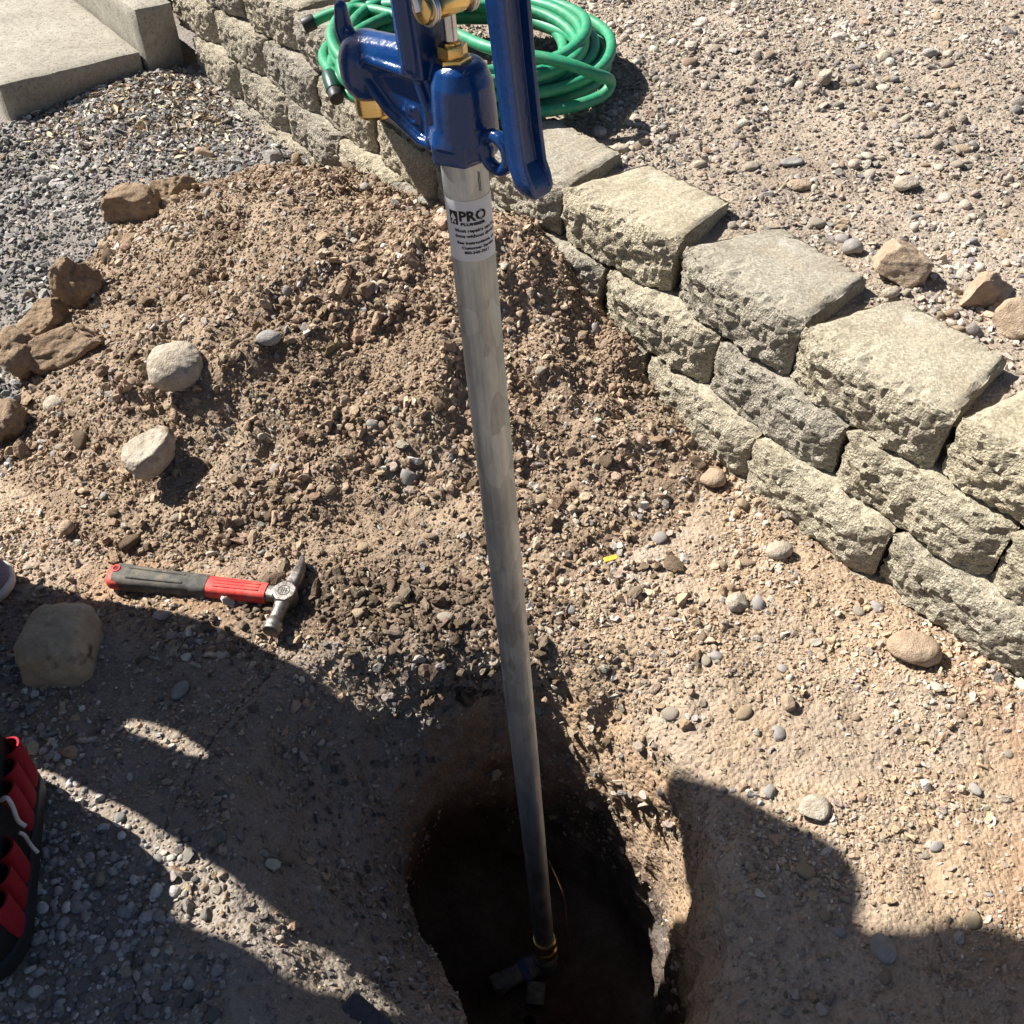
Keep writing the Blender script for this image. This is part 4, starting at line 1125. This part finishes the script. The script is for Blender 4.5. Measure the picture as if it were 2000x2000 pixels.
for s_ in (-1, 1):
    bm = bmesh.new(); cyl(bm, (0, s_*0.0146, zo(0.1)), (0, s_*0.0162, zo(0.1)), 0.0108, seg=32, bevel=0.0004); cyl(bm, (0, s_*0.0164, zo(0.1)), (0, s_*0.0185, zo(0.1)), 0.0110, seg=32, bevel=0.0006)
    bm_obj('washer', bm, M_steel, hyd, angle=R(40))
    bm = bmesh.new(); lathe(bm, [(0.0088, s_*0.0186), (0.0090, s_*0.0200), (0.0082, s_*0.0222), (0.0050, s_*0.0232), (0.001, s_*0.0235)], 28, 'y', (0, 0, zo(0.1)))
    bm_obj('bolt_head', bm, M_brass, hyd, angle=R(40))
bm = bmesh.new(); cyl(bm, (0.020, -0.024, zo(0.2)), (0, -0.024, zo(0.1)), 0.003, seg=12); cyl(bm, (0.020, 0.024, zo(0.2)), (0, 0.024, zo(0.1)), 0.003, seg=12)
lk = bm_obj('link', bm, M_steel, hyd, angle=R(40))
# brass hose outlet
prof = [(0.0110, zo(0.028)), (0.0156, zo(0.027)), (0.0158, zo(0.021)), (0.0148, zo(0.0205))]
h_ = 0.020
for k in range(5):
    prof += [(0.0146, zo(h_)), (0.01435, zo(h_-0.0010)), (0.0146, zo(h_-0.0020))]; h_ -= 0.0026
prof += [(0.0142, zo(h_)), (0.0132, zo(h_-0.0022)), (0.0112, zo(h_-0.0030)), (0.0100, zo(h_-0.002)), (0.0098, zo(h_+0.012))]
bm = bmesh.new(); lathe(bm, prof, 40, 'z', (0.095, 0, 0)); bm_obj('hose_outlet', bm, M_brass, hyd, angle=R(30))
# foot: brass valve body
bm = bmesh.new(); lathe(bm, [(0.0185, 0.022), (0.0208, 0.020), (0.0208, 0.004), (0.0186, 0.002), (0.0186, -0.01), (0.0215, -0.012), (0.0215, -0.03), (0.014, -0.034), (0.013, -0.062)], 32)
bm_obj('valve_body', bm, M_brass, hyd, angle=R(30))
# sticker on the pipe, with its print
def wrapped(bm, a0, a1, z0, z1, r, na=28, nz=2, cut=0.0):
    g = [[bm.verts.new((r*math.cos(a0 + (a1-a0)*i/na), r*math.sin(a0 + (a1-a0)*i/na), z0 + (z1-z0)*j/nz)) for i in range(na+1)] for j in range(nz+1)]
    for j in range(nz):
        for i in range(na): bm.faces.new((g[j][i], g[j][i+1], g[j+1][i+1], g[j+1][i]))
camdir = math.atan2((-PT).dot(ly), (-PT).dot(lx))           # the side of the pipe that faces the photographer
A0, A1 = camdir - R(66), camdir + R(98)
LT, LB = zo(-0.0265), zo(-0.0745)
bm = bmesh.new(); wrapped(bm, A0, A1, LB, LT, RP + 0.00022, 40, 1)
label = bm_obj('sticker', bm, M_paper, hyd)
def print_on(text, size, a_left, z, bold=0.0, width=None, name='lettering'):
    cu = bpy.data.curves.new('t', 'FONT'); cu.body = text; cu.size = size; cu.offset = bold; cu.resolution_u = 2
    to = bpy.data.objects.new('t', cu); COL.objects.link(to)
    bpy.context.view_layer.update()
    me = bpy.data.meshes.new_from_object(to.evaluated_get(bpy.context.evaluated_depsgraph_get()))
    bpy.data.objects.remove(to); bpy.data.curves.remove(cu)
    me.name = name
    xs = [v.co.x for v in me.vertices]; w = max(xs)-min(xs); k = (width/w) if width else 1.0
    bm = bmesh.new(); bm.from_mesh(me); bpy.data.meshes.remove(me)
    bmesh.ops.triangulate(bm, faces=bm.faces)
    for v in bm.verts:
        a = a_left + v.co.x*k/RP
        v.co = Vector(((RP+0.00045)*math.cos(a), (RP+0.00045)*math.sin(a), z + v.co.y))
    return bm_obj(name, bm, M_ink, label, smooth=False)
def lz(f): return LT + (LB - LT)*f
print_on('PRO', 0.0105, A0 + R(45), lz(0.315), 0.00042, 0.0205)
print_on('PLUMBER', 0.0030, A0 + R(48), lz(0.392), 0.00018, 0.0190)
print_on('Most repairs can be', 0.0034, A0 + R(31), lz(0.50), 0.00014, 0.0331)
print_on('done without digging', 0.0034, A0 + R(29), lz(0.59), 0.00014, 0.0342)
print_on('See Instructions, or', 0.0030, A0 + R(33), lz(0.70), 0.00014, 0.0319)
print_on('Customer Service', 0.0030, A0 + R(45), lz(0.785), 0.00014, 0.0268)
print_on('800-345-7011', 0.0030, A0 + R(51), lz(0.865), 0.00014, 0.0188)
def patch(a0, a1, f0, f1, name, mat, r):
    bm = bmesh.new(); wrapped(bm, a0, a1, lz(f1), lz(f0), r, 8, 1); return bm_obj(name, bm, mat, label)
patch(A0 + R(18), A0 + R(42), 0.165, 0.385, 'emblem', M_ink, RP + 0.00040)
bm = bmesh.new()                                           # pale arrow cut through the emblem
def wp(a, f): return (RP+0.0006)*math.cos(A0+R(a+5)), (RP+0.0006)*math.sin(A0+R(a+5)), lz(f)
for poly in ([(15, 0.29), (24, 0.20), (33, 0.29), (29, 0.29), (22, 0.36), (17, 0.36), (22, 0.29)], [(26, 0.335), (31, 0.315), (31, 0.365), (28, 0.365)]):
    bm.faces.new([bm.verts.new(wp(*q)) for q in poly])
bm_obj('emblem_arrow', bm, M_paper, label, smooth=False)
# pipe mark above the sticker
bm = bmesh.new()
for a_, f0, f1 in ((camdir+R(38), -0.42, -0.12), (camdir+R(42), -0.40, -0.10)): wrapped(bm, a_, a_+R(1.5), lz(f1), lz(f0), RP+0.0002, 2, 1)
bm_obj('pen_mark', bm, M_ink, hyd)

# buried plastic fitting the hydrant stands on
fit = empty('pipe_fitting', (0.058, 0.626, -0.6))
fit.scale = (0.86, 0.86, 0.86)
tag(fit, 'muddy white plastic pipe tee with blue primer at the bottom of the hole', 'pipe fitting')
def fx(p): return (p[0]-0.058, p[1]-0.626, p[2]+0.6)
bm = bmesh.new(); cyl(bm, fx((0.058, 0.626, -0.62)), fx((0.058, 0.626, -0.555)), 0.026, seg=28, bevel=0.003); bm_obj('riser_socket', bm, M_pvc, fit, angle=R(40))
bm = bmesh.new(); cyl(bm, fx((0.075, 0.635, -0.585)), fx((0.012, 0.605, -0.59)), 0.0235, seg=28, bevel=0.003); bm_obj('tee_body', bm, M_pvc, fit, angle=R(40))
bm = bmesh.new(); cyl(bm, fx((0.022, 0.6098, -0.589)), fx((0.008, 0.603, -0.5905)), 0.0243, seg=28, bevel=0.002); bm_obj('primer_band', bm, M_primer, fit, angle=R(40))
bm = bmesh.new(); cyl(bm, fx((0.012, 0.605, -0.59)), fx((-0.035, 0.582, -0.594)), 0.0195, seg=28, bevel=0.002); bm_obj('stub_pipe', bm, M_pvc, fit, angle=R(40))
bm = bmesh.new(); cyl(bm, fx((-0.030, 0.5845, -0.5935)), fx((-0.048, 0.576, -0.596)), 0.0225, seg=8, bevel=0.003); bm_obj('end_cap', bm, M_pvc, fit, angle=R(40))
bm = bmesh.new(); cyl(bm, fx((0.040, 0.585, -0.596)), fx((0.036, 0.545, -0.606)), 0.019, seg=28, bevel=0.002); bm_obj('feed_pipe', bm, M_pvc, fit, angle=R(40))
bm = tube_mesh('root', catmull([(0.06, 0.70, -0.35), (0.085, 0.665, -0.40), (0.092, 0.64, -0.46), (0.10, 0.63, -0.53), (0.095, 0.62, -0.6)], 6), 0.0014, 6)
tag(bm_obj('root', bm, M_root), 'thin reddish root hanging beside the pipe down in the hole', 'root')

# ------------------------------------------------------------------ garden hose
hz0 = WALL_TOP
c0 = Vector((-0.098, 2.225, 0))
random.seed(21)
pts = []
HRr = 0.0120
def hp(px, py, z):
    d = dirs(px, py); t = (z - CAM_H)/d.z; return Vector((d.x*t, d.y*t, z))
start = [hp(652, 176, 0.352), hp(645, 150, 0.362), hp(648, 120, 0.362), hp(672, 82, 0.36), hp(720, 48, 0.36)]
pts += start
loops = 15
phi = 2.2
prevr = 0.27
for k in range(loops):
    rad = random.uniform(0.19, 0.292) if k % 3 else random.uniform(0.262, 0.298)
    ox, oy = random.uniform(-0.03, 0.03), random.uniform(-0.03, 0.03)
    zz = hz0 + HRr + 0.0045*k + random.uniform(0, 0.012)
    ecc = random.uniform(-0.06, 0.06); ep = random.uniform(0, 6.28)
    for j in range(12):
        a = phi - 2*math.pi*(j/12)
        w = j/12
        r2 = prevr*(1-w) + rad*w
        r2 *= 1 + ecc*math.cos(2*(a-ep))
        pts.append(c0 + Vector((ox*math.sin(w*math.pi) + r2*1.08*math.cos(a), oy*math.sin(w*math.pi) + r2*math.sin(a), zz + 0.006*math.sin(3*a + k) + 0.008*max(0, -math.cos(a + 0.6)))))
    prevr = rad
zt = hz0 + 0.10
pts += [hp(860, 55, zt), hp(960, 95, zt + 0.01), hp(1085, 118, zt + 0.006), hp(1165, 146, zt - 0.02), hp(1192, 160, zt - 0.05), hp(1170, 190, zt - 0.075), hp(1080, 215, hz0 + 0.02), hp(930, 222, hz0 + 0.016), hp(770, 205, hz0 + 0.03), hp(672, 150, hz0 + 0.06), hp(690, 70, hz0 + 0.085), hp(800, 20, hz0 + 0.095), hp(900, 14, hz0 + 0.1), hp(820, 8, hz0+0.112), hp(720, 12, hz0 + 0.085), hp(660, 22, hz0 + 0.07), hp(612, 42, hz0 + 0.052)]
crv = catmull(pts, 7)
hose = empty('garden_hose', (c0.x, c0.y, hz0))
tag(hose, 'coiled green garden hose lying on the wall top and gravel', 'garden hose')
off = Vector((c0.x, c0.y, hz0))
bm = tube_mesh('tube', [p - off for p in crv], HRr, 12); bm_obj('tube', bm, M_hose, hose)
e1, e1d = crv[-1], (crv[-1]-crv[-3]).normalized()
bm = bmesh.new(); cyl(bm, e1 - e1d*0.004 - off, e1 + e1d*0.026 - off, 0.0172, seg=24, bevel=0.003); bm_obj('end_coupling', bm, M_black, hose, angle=R(35))
e2, e2d = crv[0], (crv[0]-crv[3]).normalized()
bm = bmesh.new(); cyl(bm, e2 - e2d*0.05 - off, e2 + e2d*0.004 - off, 0.0155, 0.0165, seg=24, bevel=0.002); bm_obj('bend_sleeve', bm, M_dkgreen, hose, angle=R(35))
bm = bmesh.new(); cyl(bm, e2 + e2d*0.003 - off, e2 + e2d*0.03 - off, 0.0152, seg=24, bevel=0.003); bm_obj('end_coupling', bm, M_black, hose, angle=R(35))

# ------------------------------------------------------------------ hammer
h0, h1 = SURV[(222, 1142)][0], SURV[(560, 1180)][0]
hd = (h1 - h0); yaw = math.atan2(hd.y, hd.x); pit = -math.atan2(hd.z, math.hypot(hd.x, hd.y))
ham = empty('hammer', h0 + Vector((0, 0, 0.022)), (0, pit, yaw))
tag(ham, 'claw hammer with red and dark grey grip lying beside the hole', 'hammer')
HL = 0.262*(hd.length/0.27) if False else 0.262
def rrect(x, hw, ht, n=20, e=3.2, dy=0.0):
    out = []
    for i in range(n):
        t = 2*math.pi*i/n; c, s = math.cos(t), math.sin(t)
        out.append((x, dy + hw*math.copysign(abs(c)**(2/e), c), ht*math.copysign(abs(s)**(2/e), s)))
    return out
def loft(name, secs, mat, parent, ang=R(40)):
    bm = bmesh.new(); ring_loft(bm, [rrect(*s) for s in secs]); return bm_obj(name, bm, mat, parent, angle=ang)
butt = loft('butt_cap', [(0.0, 0.010, 0.007), (0.002, 0.0155, 0.0105), (0.006, 0.0185, 0.0125), (0.016, 0.0195, 0.0132), (0.022, 0.0192, 0.0130)], M_red, ham)
grip = loft('grip', [(0.009, 0.0150, 0.0128, 20, 3.2, 0.002), (0.012, 0.0190, 0.0148, 20, 3.2, 0.001), (0.03, 0.0195, 0.0150), (0.06, 0.0178, 0.0145), (0.10, 0.0168, 0.0140), (0.125, 0.0172, 0.0140), (0.128, 0.0160, 0.0132), (0.131, 0.0170, 0.0138), (0.150, 0.0168, 0.0136), (0.1535, 0.0160, 0.0130)], M_grip, ham)
secs = [(0.152, 0.0150, 0.0122)]
for k in range(12): secs.append((0.155 + k*0.0072, 0.0152 - 0.0001*k + (0.0006 if k % 2 else 0), 0.0124))
secs.append((0.243, 0.0142, 0.0118))
shaft = loft('shaft', secs, M_red, ham)
for q in (-0.006, 0.0, 0.006):
    bm = bmesh.new(); capsule(bm, (0.165, q, 0.0121), (0.232, q*0.9, 0.0121), 0.0016, 0.0016, 8, 3); bm_obj('rib', bm, M_red, shaft)
for (a0, b0), (a1, b1) in (((0.035, 0.009), (0.118, 0.007)), ((0.035, -0.009), (0.118, -0.008))):
    bm = bmesh.new(); capsule(bm, (a0, b0, 0.0140), (a1, b1, 0.0128), 0.0028, 0.0022, 10, 3); bm_obj('grip_pad', bm, M_grip, grip)
bm = bmesh.new(); torus(bm, (0.0135, 0.004, 0.0148), (0, 0, 1), 0.0052, 0.0016, 0.0014, 24, 8); bm_obj('hanging_ring', bm, M_red, ham)
bm = bmesh.new(); cyl(bm, (0.0135, 0.004, 0.0140), (0.0135, 0.004, 0.0151), 0.0046, seg=20); bm_obj('hanging_hole', bm, plain('dark_red_hole', (0.10, 0.006, 0.006), 0.8), ham, angle=R(40))
bm = bmesh.new()
ring_loft(bm, [rrect(*s) for s in [(0.240, 0.0125, 0.0105), (0.252, 0.0118, 0.010), (0.262, 0.0130, 0.011)]])
hull(bm, [(0.257 + 0.0175*math.cos(t)+0.014, -0.001 + 0.0185*math.sin(t), zz) for t in [R(22.5+45*k) for k in range(8)] for zz in (-0.013, 0.0135)])
# neck and striking face
lathe(bm, [(0.0115, 0.0), (0.0100, -0.020), (0.0096, -0.032), (0.0122, -0.038), (0.0130, -0.041), (0.0130, -0.052), (0.0118, -0.0545), (0.004, -0.0550)], 24, 'y', (0.270, -0.012, 0))
# claw: two curved tines
for s_ in (-1, 1):
    ring = []
    for k in range(9):
        t = k/8
        cx = 0.272 + 0.016*t - 0.018*t*t; cy = 0.010 + 0.070*t
        zc = -0.0135*t*t + s_*(0.0052 + 0.0018*t)
        hw, ht = 0.0085*(1-0.70*t) + 0.0010, 0.0064*(1-0.35*t)
        ring.append([(cx + hw*a, cy, zc + ht*b) for a, b in ((-1, -0.7), (-0.7, -1), (0.7, -1), (1, -0.7), (1, 0.7), (0.7, 1), (-0.7, 1), (-1, 0.7))])
    ring_loft(bm, ring)
hh = bm_obj('head', bm, M_hsteel, ham)
md = hh.modifiers.new('skin', 'REMESH'); md.mode = 'VOXEL'; md.voxel_size = 0.0011
md = hh.modifiers.new('fillet', 'SMOOTH'); md.factor = 0.5; md.iterations = 3
bake(hh)
bm = bmesh.new(); torus(bm, (0.2705, -0.001, 0.0136), (0, 0, 1), 0.0085, 0.0007, 0.0006, 28, 6)
for a_, b_ in (((0.265, 0.003), (0.276, 0.003)), ((0.265, -0.001), (0.276, -0.001)), ((0.2675, 0.003), (0.2675, -0.006)), ((0.2705, 0.003), (0.2705, -0.006)), ((0.2735, 0.003), (0.2735, -0.006))): capsule(bm, (a_[0], a_[1], 0.0136), (b_[0], b_[1], 0.0136), 0.0006, 0.0006, 6, 2)
bm_obj('stamped_mark', bm, M_grip, hh)
ham.scale = (1.08, 1.08, 1.08)

# ------------------------------------------------------------------ tool bag
bag = empty('tool_bag', (-0.757, 0.500, 0.004), (0, 0, R(14)))
tag(bag, 'black nylon tool bag with red pockets at the left edge', 'tool bag')
BX, BY, BZ = 0.16, 0.145, 0.23
def rr2(hx, hy, r, n=8):
    out = []
    for cx, cy, a0 in ((hx-r, hy-r, 0), (-(hx-r), hy-r, 90), (-(hx-r), -(hy-r), 180), (hx-r, -(hy-r), 270)):
        for k in range(n+1):
            t = R(a0 + 90*k/n); out.append((cx + r*math.cos(t), cy + r*math.sin(t)))
    return out
bm = bmesh.new()
ring_loft(bm, [[(a, b, zz) for a, b in rr2(BX-d_, BY-d_, 0.055-d_*0.5)] for zz, d_ in ((0.0, 0.012), (0.006, 0.003), (0.02, 0.0), (0.10, 0.003), (0.17, 0.010), (0.225, 0.018), (0.232, 0.021))], True, False)
# inside of the bag
ring_loft(bm, [[(a, b, zz) for a, b in rr2(BX-d_, BY-d_, 0.05)] for zz, d_ in ((0.232, 0.022), (0.228, 0.026), (0.05, 0.030))], False, True)
bm_obj('body', bm, M_blkcloth, bag, angle=R(50))
bm = bmesh.new(); ring_loft(bm, [[(a, b, zz) for a, b in rr2(BX+e_, BY+e_, 0.057)] for zz, e_ in ((0.0, -0.006), (0.003, 0.004), (0.028, 0.0045), (0.030, 0.001))], True, False); bm_obj('base_skid', bm, M_black, bag, angle=R(50))
def pocket(cy, w, z0, z1, name='pocket'):
    """a bulging sleeve on the right side, open at the top"""
    bm = bmesh.new(); rings = []
    n = 12
    for t in [0, 0.06, 0.3, 0.6, 0.9, 1.0]:
        zz = z0 + (z1-z0)*t
        bulge = (0.006 + 0.017*t**0.7)
        ring = []
        for i in range(n+1):
            a = math.pi*i/n
            ring.append((BX - 0.012 + 0.010*(1-t) + bulge*math.sin(a)**0.75, cy + (w/2)*math.cos(a), zz + 0.006*t*math.sin(a)))
        rings.append(ring)
    vs = [[bm.verts.new(p) for p in r] for r in rings]
    for a, b in zip(vs[:-1], vs[1:]):
        for i in range(n): bm.faces.new((a[i], a[i+1], b[i+1], b[i]))
    # mouth: a thin wall folded inwards
    inn = [[bm.verts.new((BX - 0.011 + (p[0]-BX+0.011)*0.86, cy + (p[1]-cy)*0.9, p[2] - dz)) for p in rings[-1]] for dz in (0.001, 0.045)]
    for a, b in ((vs[-1], inn[0]), (inn[0], inn[1])):
        for i in range(n): bm.faces.new((a[i], a[i+1], b[i+1], b[i]))
    bm.faces.new([vs[0][i] for i in range(n+1)])
    bm.faces.new(list(reversed(inn[1])))
    return bm_obj(name, bm, M_redcloth, bag, angle=R(60))
for cy in (0.098, 0.068, 0.038): pocket(cy, 0.029, 0.034, 0.118)
for cy in (-0.030, -0.062, -0.094): pocket(cy, 0.031, 0.032, 0.100)
bm = tube_mesh('clip', catmull([(BX+0.000, 0.018, 0.128), (BX+0.008, 0.016, 0.133), (BX+0.010, 0.012, 0.120), (BX+0.006, 0.010, 0.09), (BX+0.010, 0.008, 0.076)], 6), 0.0028, 8); bm_obj('wire_clip', bm, M_wire, bag)
bm = tube_mesh('clip', catmull([(BX+0.004, 0.000, 0.078), (BX+0.008, -0.001, 0.070), (BX+0.008, -0.003, 0.045), (BX+0.012, -0.007, 0.034)], 6), 0.0024, 8); bm_obj('wire_clip', bm, M_wire, bag)
bm = tube_mesh('handle', catmull([(-0.0, BY-0.02, 0.22), (0, BY-0.04, 0.30), (0, 0.08, 0.345), (0, -0.08, 0.345), (0, -BY+0.04, 0.30), (0, -BY+0.02, 0.22)], 8), 0.012, 12); bm_obj('carry_handle', bm, M_black, bag)

# ------------------------------------------------------------------ board end and yellow chip
bo = SURV[(697, 1945)][0]
board = empty('board', bo + Vector((0, 0, 0.017)), (R(2), R(6), R(-36)))
tag(board, 'end of a dark grey board lying at the near edge of the hole', 'board')
bm = bmesh.new(); bmesh.ops.create_cube(bm, size=1.0)
for v in bm.verts: v.co = (v.co.x*0.34 + 0.17, v.co.y*0.075 - 0.0375, v.co.z*0.018)
plank = bm_obj('plank', bm, M_board, board, smooth=False)
bv = plank.modifiers.new('edge', 'BEVEL'); bv.width = 0.002; bv.segments = 2; bake(plank); plank.data.set_sharp_from_angle(angle=R(30))
yp = SURV[(1192, 1097)][0]
bm = bmesh.new(); ring_loft(bm, [[(a, b, zz) for a, b in rr2(0.0115-d_, 0.0045-d_*0.6, 0.002, 3)] for zz, d_ in ((0, 0.001), (0.0008, 0), (0.0022, 0), (0.003, 0.001))])
yc = bm_obj('plastic_chip', bm, M_yellow, smooth=False); yc.location = yp + Vector((0, 0, 0.007)); yc.rotation_euler = (0.2, -0.15, 0.25)
tag(yc, 'small flat yellow chip on the soil right of the pipe', 'chip')

# ------------------------------------------------------------------ people standing to the left (only a shoe toe of one is in the picture)
def fused(name, bm, mat, parent, vox=0.009, it=6):
    o = bm_obj(name, bm, mat, parent)
    md = o.modifiers.new('skin', 'REMESH'); md.mode = 'VOXEL'; md.voxel_size = vox
    md = o.modifiers.new('soft', 'SMOOTH'); md.factor = 0.5; md.iterations = it
    return bake(o)
def shoe(parent, toe, yaw, side):
    sh_ = empty('shoe', toe, (0, 0, yaw)); sh_.parent = parent
    prof = [(0.0, 0.006), (0.006, 0.024), (0.016, 0.035), (0.032, 0.043), (0.06, 0.048), (0.10, 0.049), (0.14, 0.044), (0.19, 0.038), (0.24, 0.037), (0.27, 0.031), (0.285, 0.016)]
    hts = [0.024, 0.036, 0.046, 0.054, 0.062, 0.074, 0.092, 0.105, 0.110, 0.108, 0.10]
    bm = bmesh.new(); rings = []
    for (t, w), h in zip(prof, hts):
        ring = []
        for i in range(20):
            a = math.pi*i/19
            ring.append((-t - 0.002, w*math.cos(a)*(1 if t < 0.12 else 1-0.35*math.sin(a)), 0.015 + (h-0.015)*math.sin(a)**0.8))
        rings.append(ring)
    ring_loft(bm, rings); bm_obj('upper', bm, M_mesh, sh_, angle=R(70))
    bm = bmesh.new()
    def outline(g):
        L_ = [(-t + (g if t < 0.02 else 0), w + g) for t, w in prof]; return L_ + [(a, -b) for a, b in reversed(L_)]
    ring_loft(bm, [[(a, b, zz) for a, b in outline(g)] for zz, g in ((0.0, -0.003), (0.003, 0.001), (0.013, 0.0025), (0.019, 0.0015), (0.021, -0.001))])
    bm_obj('sole', bm, M_sole, sh_, angle=R(50))
    return sh_
def person(name, label, J, shirt, shoes, hairm=M_hair, leg=None):
    leg = leg or dict(l=(0.098, 0.076, 0.064), r=(0.098, 0.076, 0.064))
    p = empty(name, (J['pelvis'][0], J['pelvis'][1], 0))
    tag(p, label, 'person')
    o = Vector((J['pelvis'][0], J['pelvis'][1], 0))
    g = {k: Vector(v) - o for k, v in J.items()}
    def limb(bm, names, rad, grow=0.0):
        for (a, b), (r0, r1) in zip(zip(names[:-1], names[1:]), zip(rad[:-1], rad[1:])): capsule(bm, g[a], g[b], r0+grow, r1+grow, 18, 5)
    def torso(bm, grow=0.0):
        for k in (-1, 1):
            side = (g['shoulder_l'] - g['shoulder_r']).normalized()*k
            capsule(bm, g['pelvis'] + side*0.075, g['waist'] + side*0.055, 0.105+grow, 0.095+grow, 18, 5)
            capsule(bm, g['waist'] + side*0.055, g['chest'] + side*0.075, 0.095+grow, 0.105+grow, 18, 5)
            capsule(bm, g['chest'] + side*0.06, g['shoulder_l' if k > 0 else 'shoulder_r'], 0.10+grow, 0.060+grow, 18, 5)
    bm = bmesh.new()
    torso(bm, -0.004)
    for s in 'lr':
        limb(bm, ['hip_'+s, 'knee_'+s, 'ankle_'+s], (0.078, min(0.056, leg[s][1]-0.008), 0.038)); capsule(bm, g['ankle_'+s], g['ankle_'+s] + Vector((0.09, 0, -0.05)), 0.04, 0.035)
        limb(bm, ['shoulder_'+s, 'elbow_'+s, 'wrist_'+s], (0.050, 0.040, 0.028))
        w = g['wrist_'+s]; f = (w - g['elbow_'+s]).normalized(); _, u_, v_ = frame(f)
        capsule(bm, w, w + f*0.07, 0.026, 0.030, 12, 4)
        for k, ln in zip((-1.5, -0.5, 0.5, 1.5), (0.062, 0.074, 0.068, 0.052)):
            b0 = w + f*0.085 + u_*k*0.019; m = b0 + f*ln*0.55 + v_*0.006; capsule(bm, b0, m, 0.0092, 0.0085, 10, 3); capsule(bm, m, m + f*ln*0.4 + v_*0.022, 0.0085, 0.0072, 10, 3)
        t0 = w + f*0.03 + u_*0.026; capsule(bm, t0, t0 + f*0.03 + u_*0.022, 0.012, 0.010, 10, 3); capsule(bm, t0 + f*0.03 + u_*0.022, t0 + f*0.06 + u_*0.026, 0.010, 0.008, 10, 3)
    capsule(bm, g['chest'] + Vector((0, 0, 0.10)), g['head'] - Vector((0, 0, 0.06)), 0.062, 0.056)
    H = g['head']; capsule(bm, H - Vector((0.0, 0, 0.035)), H + Vector((-0.012, 0, 0.045)), 0.072, 0.086, 22, 7); capsule(bm, H + Vector((0.035, 0, -0.075)), H + Vector((0.02, 0, -0.03)), 0.045, 0.06)
    capsule(bm, H + Vector((0.078, 0, 0.012)), H + Vector((0.092, 0, -0.018)), 0.009, 0.013, 10, 4)
    for k in (-1, 1):
        capsule(bm, H + Vector((-0.006, k*0.082, 0.015)), H + Vector((-0.002, k*0.08, -0.022)), 0.012, 0.009, 10, 3)
        capsule(bm, H + Vector((0.060, k*0.018, 0.022)), H + Vector((0.058, k*0.046, 0.022)), 0.016, 0.012, 10, 3)
    capsule(bm, H + Vector((0.076, -0.018, -0.052)), H + Vector((0.076, 0.018, -0.052)), 0.009, 0.009, 10, 3)
    fused('body', bm, M_skin, p, 0.006, 4)
    bm = bmesh.new(); torso(bm, 0.010)
    for s in 'lr': limb(bm, ['shoulder_'+s, 'elbow_'+s], (0.066, 0.058))
    capsule(bm, g['chest'] + Vector((0, 0, 0.13)), g['chest'] + Vector((0.02, 0, 0.22)), 0.11, 0.078)        # thick collar, added to close a lit gap in the cast shadow
    fused('shirt', bm, shirt, p, 0.009)
    bm = bmesh.new()
    for s in 'lr': limb(bm, ['hip_'+s, 'knee_'+s, 'ankle_'+s], leg[s]); capsule(bm, g['pelvis'], g['hip_'+s], 0.118, 0.105)
    fused('trousers', bm, M_jean, p, 0.009)
    bm = bmesh.new(); capsule(bm, H + Vector((-0.022, 0, 0.0)), H + Vector((-0.018, 0, 0.056)), 0.092, 0.094, 22, 7)
    fused('hair', bm, hairm, p, 0.007)
    for k in (-1, 1):
        bm = bmesh.new(); capsule(bm, H + Vector((0.070, k*0.031, 0.016)), H + Vector((0.0705, k*0.031, 0.016)), 0.0085, 0.0085, 12, 4); bm_obj('eye', bm, M_ink, p)
    for toe, yw in shoes: shoe(p, Vector(toe) - o, yw, 1)
    return p
PEOPLE_Z = 0.0
A = dict(pelvis=(-0.93, 0.95, 0.90), waist=(-0.92, 0.955, 1.06), chest=(-0.89, 0.975, 1.24), head=(-0.83, 1.050, 1.575),
         shoulder_l=(-0.88, 1.118, 1.36), shoulder_r=(-0.88, 0.815, 1.37), elbow_l=(-0.88, 1.160, 1.15), elbow_r=(-0.84, 0.760, 1.10), wrist_l=(-0.73, 1.0, 1.10), wrist_r=(-0.68, 0.82, 1.02),
         hip_l=(-0.94, 1.02, 0.86), hip_r=(-0.94, 0.885, 0.86), knee_l=(-0.90, 1.036, 0.48), knee_r=(-0.93, 0.872, 0.48), ankle_l=(-1.01, 1.0, 0.09), ankle_r=(-1.07, 0.918, 0.09))
person('person', 'person at the left edge with only a grey knit shoe toe in view', A, M_shirt, [((-0.794, 0.995, 0.0), R(6)), ((-0.90, 0.895, 0.0), R(-6))], leg=dict(l=(0.098, 0.086, 0.090), r=(0.095, 0.050, 0.046)))
B = dict(pelvis=(-1.19, 0.653, 0.90), waist=(-1.18, 0.653, 1.06), chest=(-1.17, 0.653, 1.26), head=(-1.12, 0.663, 1.60),
         shoulder_l=(-1.16, 0.828, 1.39), shoulder_r=(-1.16, 0.478, 1.39), elbow_l=(-1.21, 0.840, 1.10), elbow_r=(-1.18, 0.423, 1.10), wrist_l=(-1.13, 0.760, 0.95), wrist_r=(-1.08, 0.433, 0.86),
         hip_l=(-1.2, 0.738, 0.86), hip_r=(-1.2, 0.573, 0.86), knee_l=(-1.16, 0.758, 0.48), knee_r=(-1.16, 0.603, 0.48), ankle_l=(-1.22, 0.758, 0.09), ankle_r=(-1.22, 0.608, 0.09))
person('person', 'second person standing beyond the left edge beside the tool bag, casting the lower shadow', B, M_shirt2, [((-1.03, 0.763, 0.0), 0.05), ((-1.03, 0.593, 0.0), -0.05)])
